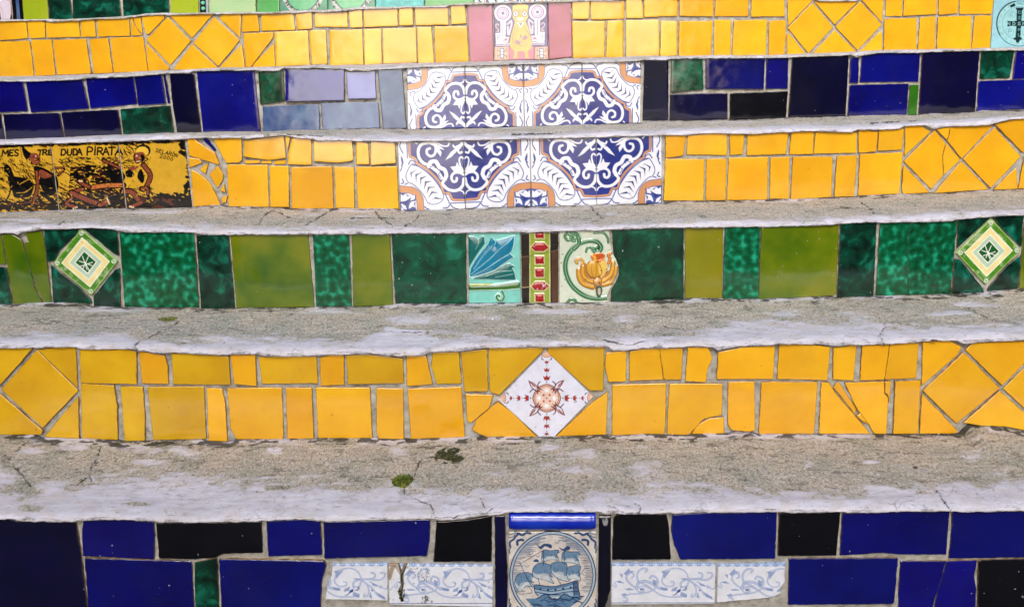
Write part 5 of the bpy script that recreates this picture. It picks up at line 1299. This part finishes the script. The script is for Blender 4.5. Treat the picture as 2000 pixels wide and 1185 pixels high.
# ------------------------------------------------------------------ painted and raised tiles
def pt(i, quad, *a, **k):
    OUT[i].append(quad)
    return painted_tile(i, a[0], quad, *a[1:], **k)
az = paint_azulejo()
def az_map(fu, fv):
    return lambda u, v: ((1-u if fu else u)*115, (1-v if fv else v)*123)
ax5 = [(793.5, 133, 797.5, 252.5), (907.5, 130, 910, 250), (1022, 126.5, 1024.3, 247), (1136.8, 124, 1137.5, 243.7), (1253, 120, 1251, 240)]
ax4 = [(776, 277.5, 782.5, 411), (905, 275, 909.5, 407), (1035.3, 272, 1037.6, 403), (1164.7, 269, 1165, 400), (1293, 264.5, 1293, 397.5)]
for i, ax, fv in ((5, ax5, False), (4, ax4, True)):
    for k in range(4):
        (a, b, c, d), (e, f, g, h) = ax[k], ax[k+1]
        pt(i, [(a+.7, b), (e-.7, f), (g-.7, h), (c+.7, d)], az,
           None, lean=[4, 2.5, 3, 0.8][k] if i == 5 else [4.5, 1.8, 3.0, 0.2][k], mapper=az_map(k % 2 == 1, fv), per=1.35, tiltx=RNG.gauss(0, .3))
du = paint_duda()
for q, lab in (([(-33, 285), (96.9, 281), (113.2, 411), (-16, 415)], 'panel tile lettered MES TRE with a figure in a tall cap'),
               ([(99.4, 281), (229, 277), (244.8, 409), (115.9, 411)], 'panel tile lettered DUDA PIRATA with outstretched legs'),
               ([(231.4, 277), (360, 272.5), (374.5, 405), (247.8, 409)], 'panel tile signed and dated 2000 with a figure in a round cap')):
    pt(4, q, du, lab, per=1.4)
pt(6, [(964.3, 8), (1069.3, 5.5), (1070.9, 116.5), (966, 118)], paint_figure(), 'tile with a pale seated figure between two ring-headed keys', lean=0.6, per=1.5)
pt(6, [(1943, -17), (2078, -21), (2078, 90), (1935, 96)], paint_medal(), 'pale blue tile with a round medal, cross and letters', per=1.4)
for corners, seed, lab in (([(158.2, 447), (230.6, 509.6), (179, 577), (104.2, 514)], 3, 'green diamond tile left of the bright green tile'),
                           ([(1935.5, 426.5), (1993.7, 488.5), (1925, 556.5), (1867.5, 494)], 8, 'green diamond tile at the right end of the step')):
    pt(3, corners, paint_green_diamond(corners, None, seed), lab, per=1.5, thick=0.001, rough_edge=0.8)
pt(3, [(914.5, 455), (1015.5, 453.8), (1017.6, 591.4), (915.5, 592.2)], paint_blue_flower(), 'raised turquoise tile with blue petals over a green stem', relief=0.0016, per=1.5)
pt(3, [(1017.8, 455), (1090.4, 453), (1090.6, 591.4), (1019.7, 592)], paint_gems(), 'brown tile with a lime band of red gem shapes', relief=0.0012, per=1.5)
pt(3, [(1092.6, 452), (1191, 450), (1186, 590.6), (1092.8, 591.4)], paint_flower(), 'pale tile with a raised yellow flower and broken right edge', relief=0.0014, per=1.6,
   right=[(0, 1191), (.15, 1191), (.25, 1194), (.32, 1197), (.40, 1203), (.5, 1207), (.58, 1206), (.68, 1199), (.78, 1194), (.88, 1187), (1, 1185)], rough_edge=0.7)
WD = [(1066.6, 685.2), (1158.5, 775), (1069, 867), (972.7, 780.6)]
OUT[2].append([(1040, 800), (1100, 800), (1100, 853), (1040, 853)])
painted_tile(2, paint_white_diamond(), WD, 'white diamond tile with a red and brown ornament', per=1.2, thick=0.0008)
pt(1, [(993.3, 1038), (1165, 1037.5), (1166, 1211), (994, 1211)], paint_ship(), 'cream tile with a blue sailing ship in a round border', per=1.35)
pt(1, [(647.5, 1101), (757, 1100), (757, 1172.5), (635.5, 1169.5)], paint_scroll(630, 1095, 135, 90, 550.5, 1), 'blue scroll tile beside the cracked one', per=1.2, left=[(0, 650), (.35, 647), (.5, 640), (1, 636)], rough_edge=0.8)
pt(1, [(759, 1101.5), (963, 1103.5), (962.3, 1184.5), (760, 1180)], paint_scroll(755, 1096, 212, 96, 763, 2, True), 'stained blue scroll tile with a dark vertical crack', per=1.2)
pt(1, [(1195, 1100), (1398, 1100.6), (1396, 1178.5), (1194, 1180)], paint_scroll(1190, 1095, 212, 92, 1190, 3), 'clean blue scroll tile right of the ship', per=1.2)
pt(1, [(1402, 1102), (1535, 1099), (1512, 1166), (1400.5, 1176)], paint_scroll(1396, 1096, 142, 86, 1396, 4), 'blue scroll tile with broken right side', per=1.2, right=[(0, 1535), (.35, 1532), (.55, 1533), (.72, 1524), (.86, 1526), (1, 1509)], rough_edge=1.0)
pt(1, [(1170, 1007), (1193.5, 1006.5), (1192.5, 1232), (1167, 1232)], paint_chipped_strip(), 'narrow navy strip with a pale chip', per=1.0)
tile(1, 'N', [(966.5, 1007), (986, 1007), (987.5, 1060), (991, 1110), (990, 1232), (968, 1232)], amp=0.9); OUT[1].append([(966, 1007), (986, 1007), (990, 1232), (968, 1232)])
pt(7, [(388.5, -92), (404.5, -92), (407.5, 43), (390.5, 43)], paint_beads(), 'dark strip with a row of green beads', per=1.2)
for a, s in ((547.5, 1), (641, 2)): pt(7, [(a-1, -92), (a+90.5, -92), (a+92.5, 32), (a+.8, 34)], paint_lace(a-3, s), None, per=1.2, lean=2)
for a in (927, 1011): pt(7, [(a, -92), (a+82.5, -92), (a+83, 22), (a+.3, 24)], paint_crowd(a-3, 92, a), None, per=1.2, lean=2)
pt(7, [(-90, -92), (16, -92), (23, 46), (-76, 48)], paint_pale_corner(), 'pale tile with thin brown lines at the left edge', per=1.0)

# rounded blue bar over the ship tile
def bar(i, x0, y0, x1, y1, key):
    (xa, zt), (xb, zb) = at(i, x0, y0), at(i, x1, y1); r = (zt-zb)/2; zc = (zt+zb)/2
    nx, nr = 24, 14; V, Fc = [], []
    for k in range(nx+1):
        x = xa+(xb-xa)*k/nx; q = 1-0.12*(k in (0, nx))
        for j in range(nr+1):
            a = -math.pi/2+math.pi*j/nr
            V.append((x-(xa+xb)/2, -math.cos(a)*0.011*q+0.001, math.sin(a)*r*q+0.0004*math.sin(k*1.7)))
    for k in range(nx):
        for j in range(nr):
            a = k*(nr+1)+j; Fc.append((a, a+nr+1, a+nr+2, a+1))
    for k in (0, nx): 
        c = [k*(nr+1)+j for j in range(nr+1)]; Fc.append(tuple(c if k else c[::-1]))
    o = link('blue_bar', V, Fc, M[key], None, ((xa+xb)/2, plane_y(i), zc), smooth=True)
    o['label'] = 'rounded blue bar on top of the ship tile'; OUT[i].append([(x0, y0), (x1, y0), (x1, y1), (x0, y1)])
    return kid(o, i)
M['bar'] = glaze('bright_blue_glaze', (0.003, 0.02, 0.36), (0.008, 0.05, 0.5), hue=0.05, rough=0.07, scale=20)
bar(1, 993.8, 1000, 1162.5, 1033.5, 'bar')

# ------------------------------------------------------------------ where the rows of tiles begin and end along each riser
XS = np.linspace(-2.33, 2.33, 2100)
def envelope(i):
    top, bot = np.full(XS.shape, -9e9), np.full(XS.shape, 9e9)
    for pts in OUT[i]:
        w = np.array([at(i, *p) for p in pts])
        q = np.vstack([w, w[:1]])
        for (x0, z0), (x1, z1) in zip(q[:-1], q[1:]):
            if x0 > x1: x0, z0, x1, z1 = x1, z1, x0, z0
            if x1-x0 < 1e-6: continue
            m = (XS >= x0) & (XS <= x1); z = z0+(z1-z0)*(XS[m]-x0)/(x1-x0)
            top[m] = np.maximum(top[m], z); bot[m] = np.minimum(bot[m], z)
    ok = top > -1e9
    # lean on the row as a whole: small pieces in the middle of a row do not set its edge
    def clean(a, sgn, win):
        a = np.interp(XS, XS[ok], a[ok])
        n = len(a); idx = np.clip(np.arange(n)[:, None]+np.arange(-win, win+1)[None], 0, n-1)
        return sgn*np.max(sgn*a[idx], 1)
    def smooth(a, w): return np.convolve(np.pad(a, w, 'edge'), np.ones(2*w+1)/(2*w+1), 'valid')
    t = clean(top, 1, 5); t = -clean(-t, 1, 4) if False else t
    return smooth(t, 2), smooth(clean(bot, -1, 5), 3), smooth(clean(top, 1, 10), 30), smooth(clean(bot, -1, 14), 30)
ENV = {i: envelope(i) for i in range(1, 8)}

for i in range(1, 8):              # the mortar the tiles are bedded in
    zt, zb = ENV[i][2]+0.004, ENV[i][3]-0.03
    nv = 60; s = np.linspace(0, 1, nv)[:, None]
    Z = zb[None]*(1-s)+zt[None]*s; X = np.broadcast_to(XS[None], Z.shape)
    Y = plane_y(i)+0.0044+(fbm(X*90, Z*90, 40+i, 4)-0.5)*0.0060
    ctr = np.array([0, plane_y(i), 0.0])
    o = grid_mesh('mortar_bed', np.stack([X, Y, Z], -1).reshape(-1, 3)-ctr, len(XS), nv, M['mortar'], None, tuple(ctr))
    kid(o, i)

# ------------------------------------------------------------------ treads: worn cement with a whitewashed rounded edge
def pl(s): return np.array(P(s))
WASH = {1: pl('-400,955 0,958 60,972 100,940 180,936 250,930 320,934 375,926 450,940 540,950 600,942 700,945 760,944 790,962 830,958 880,955 950,958 1060,967 1125,968 1180,958 1250,955 1330,950 1400,955 1500,965 1600,960 1680,962 1710,953 1800,955 1900,945 2000,940 2400,940'),
        2: pl('-400,650 0,655 60,650 100,652 180,653 230,650 285,662 350,668 400,663 500,661 600,662 650,666 690,668 730,644 850,640 890,655 1000,660 1100,662 1230,655 1350,655 1400,640 1450,624 1500,628 1600,632 1700,632 1800,640 1900,635 2000,630 2400,625'),
        3: pl('-400,440 0,438 250,436 350,438 500,444 700,444 800,441 1000,438 1200,435 1400,430 1600,424 1800,416 2000,408 2400,400'),
        4: pl('-400,275 0,272 250,264 500,262 700,264 1000,260 1300,252 1600,242 1800,236 2000,225 2400,210')}
PATCH = {1: [(62, 880, 34, 9), (148, 873, 44, 8), (270, 876, 60, 9), (278, 900, 42, 8), (366, 884, 42, 14), (532, 880, 22, 9), (777, 882, 20, 10), (1075, 872, 22, 9), (1898, 890, 32, 11), (1700, 900, 20, 6), (1580, 905, 14, 8), (0, 930, 40, 22), (20, 990, 60, 12), (1960, 960, 60, 14)],
         2: [(810, 625, 70, 16), (770, 645, 50, 8), (1090, 608, 90, 7), (200, 605, 80, 6), (640, 608, 70, 6), (1530, 612, 40, 8), (1900, 595, 60, 7), (1840, 612, 50, 6), (950, 620, 40, 5)],
         3: [(700, 413, 60, 4), (1050, 410, 80, 4), (1540, 392, 60, 4), (300, 415, 90, 4), (60, 430, 60, 6)], 4: []}
BARE = {1: [(680, 952, 60, 7), (540, 953, 30, 6), (60, 990, 26, 7), (270, 985, 30, 5), (140, 955, 18, 5)], 2: [(870, 655, 34, 5), (1110, 640, 70, 8)], 3: [], 4: []}
CRACK = {1: ['843,1008 847,996 842,986 832,980 822,976 800,966 788,952 784,930', '808,930 815,912 824,896 850,891 872,892', '3,893 30,878 55,862 82,858', '25,905 42,925 62,950', '1828,955 1842,975 1858,998', '884,1010 900,1003 925,1002 948,998 962,990', '197,870 190,890 180,905 176,925 180,940',
             '1190,985 1205,990 1222,1000 1245,998', '1246,1000 1252,985 1240,980', '940,970 948,990', '150,945 172,930', '1700,940 1712,935'],
         2: ['269,692 266,678 264,672 274,664 287,659 300,652 330,640 350,628', '1727,676 1724,662 1718,655 1726,640 1728,625', '760,645 800,648 835,648', '1180,664 1230,672 1258,665', '1890,600 1910,612 1930,618', '1300,635 1330,640 1340,645', '1050,592 1080,600'],
         3: ['597,441 617,428 648,411', '685,427 730,425 770,425', '732,412 742,424 758,434 768,443', '534,410 515,422 506,436', '543,414 572,427', '790,442 812,428 819,418', '1155,405 1165,416 1178,427', '1683,396 1698,404 1708,416', '1640,403 1670,406', '110,440 128,430'],
         4: ['1000,262 1100,258', '560,262 640,266', '1700,240 1790,236']}
MOSS = {1: [(880, 889, 26, 8, 1.0), (850, 893, 22, 4, .7), (788, 940, 16, 9, 1.0), (790, 958, 10, 10, .5), (15, 895, 30, 8, .5), (60, 905, 30, 8, .35), (187, 905, 10, 18, .5), (1850, 885, 60, 10, .35), (1730, 890, 50, 9, .35), (1290, 1010, 40, 4, .4), (390, 1012, 30, 3, .5)],
        2: [(328, 622, 22, 6, 1.0), (1300, 600, 24, 6, .6), (825, 610, 14, 5, .7), (30, 605, 40, 6, .4), (1320, 612, 18, 4, .6), (1890, 655, 24, 5, .4)],
        3: [(700, 420, 40, 4, .4), (1660, 405, 40, 5, .5)], 4: [(780, 258, 40, 4, .5), (920, 262, 30, 3, .5), (1060, 244, 30, 3, .6), (1860, 222, 40, 4, .5)]}
def blob(PX, PY, b): return np.clip(1.25-np.hypot((PX-b[0])/b[2], (PY-b[1])/b[3]), 0, 1)
for i in range(1, 7):
    zl = ENV[i][0]+0.006*(CAM_Z-ENV[i][0])/plane_y(i)+(fbm(XS*130, XS*0, 70+i, 4)-0.5)*(0.0030 if i < 4 else .0024)-0.0005
    lip = {1: .012, 2: .012, 3: .010, 4: .008, 5: .006, 6: .004}[i]
    ztop = ENV[i][2]+lip+(fbm(XS*9, XS*0, 90+i, 3)-0.5)*0.004
    zb = ENV[i+1][1]+0.0005 if i < 6 else ENV[7][3]+0.004
    yb, yf = plane_y(i+1), plane_y(i)
    rows = {1: 120, 2: 90, 3: 56, 4: 34, 5: 16, 6: 8}[i]; nf = 14; lr = {1: .034, 2: .032, 3: .028, 4: .024, 5: .02, 6: .014}[i]
    Ys, Zs = [], []
    wob = (fbm(XS*14, XS*0+3, 20+i, 3)-0.5)*0.004
    Ys += [np.full(XS.shape, yf+0.012), np.full(XS.shape, yf-0.003)+wob*0.4]; Zs += [zl, zl]
    for k in range(nf):
        a = (k+0.3)/nf*math.pi/2
        Ys.append(yf-0.006+lr*(1-math.cos(a)**0.8)+wob*math.cos(a)); Zs.append(zl+(ztop-zl)*math.sin(a)**0.75)
    for k in range(1, rows+1):
        s = k/rows
        Ys.append((yf-0.006+lr)*(1-s)+(yb+0.012)*s+XS*0); Zs.append(ztop*(1-s)+zb*s)
    Y, Z = np.array(Ys), np.array(Zs); X = np.broadcast_to(XS[None], Y.shape).copy()
    PX, PY = to_px(X, Y, Z)
    n1 = fbm(X*38, Y*60, 100+i, 5); n2 = fbm(X*9, Y*16, 120+i, 4); n3 = fbm(X*150, Y*220, 140+i, 3)
    if i in WASH:
        wb = np.interp(PX, WASH[i][:, 0], WASH[i][:, 1]); sc = {1: 22, 2: 14, 3: 8, 4: 5}[i]
        w = 0.5+(PY-wb)/sc*0.8+(n1-0.5)*2.2+(n3-0.5)*0.7
        for b in PATCH[i]: w = np.maximum(w, blob(PX, PY, b)*1.5-0.35+(n1-0.5)*2.4+(n3-0.5)*0.8)
        for b in BARE[i]: w = np.minimum(w, 1-blob(PX, PY, b)*1.5+(n1-0.5)*0.6)
    else: w = 0.7+(n1-0.5)*2
    back = np.clip((Y-yf)/(yb-yf), 0, 1)
    w = np.maximum(w, sstep(0.60, 0.78, n2*0.75+n1*0.25)*0.8+(n3-0.5)*0.5)
    near = sstep(0.86, 0.985, back+(n1-0.5)*0.16)
    w = np.maximum(w, near*sstep(0.40, 0.52, fbm(X*13, Y*5, 300+i, 4)))
    w = np.clip(w*{1: 1, 2: .95, 3: .9, 4: .8, 5: .7, 6: .6}[i], 0, 1)
    dirt_shade = sstep(0.955, 0.99, back+(n3-0.5)*0.07)*0.42*sstep(0.35, 0.6, fbm(X*24, Y*3, 330+i, 3)) + 0.8*sstep(0.52, 0.62, fbm(X*55, Y*90, 370+i, 4))*sstep(0.80, 0.99, back+(n2-.5)*.25) + 0.5*sstep(0.60, 0.68, fbm(X*42, Y*95, 390+i, 4))*(1-w) + sstep(0.86, 0.98, back+(n1-.5)*.2)*0.22 + sstep(0.66, 0.74, n3*0.5+n1*0.5)*0.35*(1-w)  # grime and flecks, plus AO-like shade painted into the riser corner
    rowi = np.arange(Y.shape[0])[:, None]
    dirt_shade = dirt_shade+np.where(rowi < 6, 0.5*sstep(0.42, 0.62, fbm(X*45, X*0+rowi*.4, 350+i, 4)), 0)
    moss = np.zeros_like(w); cr = np.zeros_like(w); gro = np.zeros_like(w)
    for b in MOSS.get(i, []): moss = np.maximum(moss, blob(PX, PY, b[:4])*b[4]*(0.5+n3))
    moss = np.maximum(moss, 0.42*sstep(0.60, 0.72, fbm(X*7, Y*14, 400+i, 4))*(1-w)*sstep(.3, .9, back))
    for s in CRACK.get(i, []):
        p = curve(P(s), n=5); px0, px1, py0, py1 = p[:, 0].min()-6, p[:, 0].max()+6, p[:, 1].min()-6, p[:, 1].max()+6
        m = (PX > px0) & (PX < px1) & (PY > py0) & (PY < py1)
        if not m.any(): continue
        qx = PX[m]+(fbm(X[m]*120, Y[m]*160, 7, 3)-0.5)*6; qy = PY[m]+(fbm(X[m]*120, Y[m]*160, 9, 3)-0.5)*4
        d = np.full(qx.shape, 99.0)
        for (x0, y0), (x1, y1) in zip(p[:-1], p[1:]):
            L2 = (x1-x0)**2+(y1-y0)**2+1e-9; t = np.clip(((qx-x0)*(x1-x0)+(qy-y0)*(y1-y0))/L2, 0, 1)
            d = np.minimum(d, np.hypot(qx-x0-t*(x1-x0), qy-y0-t*(y1-y0)))
        wd = 1.3*(0.35+1.2*vnoise(X[m]*90, Y[m]*120, 5))
        cr[m] = np.maximum(cr[m], np.clip(1.35-d/wd, 0, 1)); gro[m] = np.maximum(gro[m], np.clip(1-d/(wd*1.6), 0, 1))
    dirt_shade = np.clip(np.maximum(dirt_shade, cr*1.1), 0, 1)
    hole = 0
    if i == 1: hole = 0.8*blob(PX, PY, (880, 889, 28, 9))*sstep(.3, .6, n1)+0.5*blob(PX, PY, (790, 956, 12, 9))
    if i == 2: hole = blob(PX, PY, (328, 622, 20, 5))*.7
    flat = sstep(2, 14, rowi+0*X)
    Z = Z+flat*((n2-0.5)*0.007+(n1-0.5)*0.0035*(1-0.6*w)+(n3-0.5)*0.0016*(1-0.7*w))-gro*0.004-hole*0.007
    Y = Y+np.where(rowi < 14, (n1-0.5)*0.0025, 0)
    c0 = np.array([0, (yf+yb)/2, float(zb.mean())])
    V = np.stack([X, Y, Z], -1).reshape(-1, 3)-c0
    o = grid_mesh('tread', V, len(XS), Y.shape[0], M['cement'], None, tuple(c0), np.stack([w, dirt_shade, np.clip(moss, 0, 1)], -1).reshape(-1, 3), 'wear')
    kid(o, i)
    # loose grit swept by feet towards the back of the tread
    if i <= 3:
        rg = random.Random(60+i); gv, gf = [], []
        for k in range({1: 1100, 2: 800, 3: 500}[i]):
            r_ = int(15+(rows-3)*rg.random()**0.7); c_ = rg.randrange(300, len(XS)-300)
            if w[r_, c_] > 0.75 and rg.random() < 0.8: continue
            q = np.array([X[r_, c_], Y[r_, c_], Z[r_, c_]]); a_ = 0.0004+0.0016*rg.random()**3; b_ = len(gv)
            t_ = rg.uniform(0, 6.28); sx_, sy_ = a_*rg.uniform(.8, 1.8), a_*rg.uniform(.7, 1.2)
            for dx, dy, dz in ((1, 0, 0), (0, 1, 0), (-1, 0, 0), (0, -1, 0), (0.1, 0.1, 0.8), (0, 0, -0.6)):
                dx, dy = dx*sx_, dy*sy_
                gv.append((q[0]+dx*math.cos(t_)-dy*math.sin(t_), q[1]+dx*math.sin(t_)+dy*math.cos(t_), q[2]+dz*a_+a_*.3))
            gf += [(b_, b_+1, b_+4), (b_+1, b_+2, b_+4), (b_+2, b_+3, b_+4), (b_+3, b_, b_+4), (b_+1, b_, b_+5), (b_+2, b_+1, b_+5), (b_+3, b_+2, b_+5), (b_, b_+3, b_+5)]
        if 'grit' not in M:
            M['grit'], nt, p_ = mat_new('grit'); tc = N(nt, 'ShaderNodeTexCoord')
            L(nt, ramp(nt, noise(nt, tc.outputs['Object'], 60, 2, 0.5), [(0.35, (0.05, 0.042, 0.03)), (0.48, (0.22, 0.19, 0.15)), (0.54, (0.5, 0.47, 0.43)), (0.66, (0.74, 0.72, 0.72))]), p_.inputs['Base Color']); p_.inputs['Roughness'].default_value = 0.9
        o = link('grit', gv, gf, M['grit']); tag(kid(o, i), kind='stuff')
    if i == 1: T1 = (X, Y, Z, PX, PY)
    if i == 2: T2 = (X, Y, Z, PX, PY)
# landing on top of the last riser in view
tz = float(ENV[7][2].mean())
kid(box('tread', -2.33, plane_y(7)-0.008, tz, 2.33, plane_y(7)+3.5, tz+0.012, M['mortar']), 7)

# ------------------------------------------------------------------ small growth and litter on the treads
def spot(T, px, py):
    k = np.argmin((T[3]-px)**2+(T[4]-py)**2); return T[0].flat[k], T[1].flat[k], T[2].flat[k]
mg, nt, p_ = mat_new('moss_green'); tc = N(nt, 'ShaderNodeTexCoord')
L(nt, ramp(nt, noise(nt, tc.outputs['Object'], 160, 3, 0.6), [(0.3, (0.03, 0.05, 0.008)), (0.48, (0.11, 0.16, 0.02)), (0.65, (0.30, 0.30, 0.05))]), p_.inputs['Base Color']); p_.inputs['Roughness'].default_value = 0.85
mb, nt, p_ = mat_new('dark_moss'); tc = N(nt, 'ShaderNodeTexCoord')
L(nt, ramp(nt, noise(nt, tc.outputs['Object'], 200, 3, 0.6), [(0.35, (0.012, 0.013, 0.006)), (0.5, (0.05, 0.052, 0.016)), (0.65, (0.18, 0.17, 0.07))]), p_.inputs['Base Color']); p_.inputs['Roughness'].default_value = 0.9
def tuft(name, T, px, py, rx, ry, n, size, mat, label, rg, rag=False):
    c = np.array(spot(T, px, py)); V, Fc = [], []
    near = np.hypot(T[0]-c[0], T[1]-c[1]) < max(rx, ry)*1.1; lx_, ly_, lz_ = T[0][near], T[1][near], T[2][near]
    for k in range(n):
        a, r = rg.uniform(0, 6.283), math.sqrt(rg.random())
        x, y = rx*r*math.cos(a), ry*r*math.sin(a); h = size*(1.25-r)*rg.uniform(.6, 1.5)
        d = rg.uniform(0, 6.283); w = size*rg.uniform(.22, .45); lx, ly = rg.gauss(0, .8)*h, rg.gauss(0, .8)*h
        if rag and float(vnoise((c[0]+x)*110, (c[1]+y)*70, 9)) < 0.42: continue
        b = len(V); cx, cy = math.cos(d)*w, math.sin(d)*w; zz = lz_[np.argmin((lx_-c[0]-x)**2+(ly_-c[1]-y)**2)]-c[2]
        V += [(x-cx, y-cy, zz-0.002), (x+cx, y+cy, zz-0.002), (x+lx*.5+cx*.9, y+ly*.5+cy*.9, zz+h*.6), (x+lx, y+ly, zz+h), (x+lx*.5-cx*.9, y+ly*.5-cy*.9, zz+h*.6)]
        Fc.append((b, b+1, b+2, b+3, b+4))
    return tag(link(name, V, Fc, mat, None, tuple(c)), label, 'moss')
rg = random.Random(21)
tuft('moss_tuft', T1, 787, 940, .0165, .021, 1500, .0062, mg, 'small bright green moss tuft growing in the crack of the lowest tread', rg)
tuft('moss_patch', T1, 880, 890, .028, .034, 2600, .0036, mb, 'dark brown-green moss filling the hollow in the lowest tread', rg, True)
tuft('moss_sprig', T2, 328, 621, .019, .018, 420, .0028, mg, 'thin sprig of moss on the tread below the green diamond', rg)
def flake(name, T, px, py, rx, ry, h, mat, label, cat, seed):
    rg = random.Random(seed); c = spot(T, px, py); n = 12; V = [(0, 0, h)]; Fc = []
    for k in range(n):
        a = 6.283*k/n; q = rg.uniform(.7, 1.15); V.append((rx*q*math.cos(a), ry*q*math.sin(a), h*.55)); 
    for k in range(n):
        a = 6.283*k/n; V.append((V[1+k][0]*1.03, V[1+k][1]*1.03, -0.001))
    for k in range(n):
        j = (k+1) % n; Fc += [(0, 1+k, 1+j), (1+k, 1+n+k, 1+n+j, 1+j)]
    return tag(link(name, V, Fc, mat, None, c), label, cat)
bm = plain_mat('dry_leaf_brown', (0.09, 0.035, 0.015), (0.2, 0.09, 0.04), 200); sm = plain_mat('pebble_brown', (0.05, 0.035, 0.025), (0.14, 0.10, 0.07), 300)
flake('dry_leaf', T2, 1824, 664, .0066, .006, .0016, bm, 'small brown dry leaf lying on the edge of the tread above the amber tiles', 'leaf', 3)
flake('pebble', T1, 1788, 914, .0035, .004, .003, sm, 'small dark pebble lying on the right side of the lowest tread', 'pebble', 5)
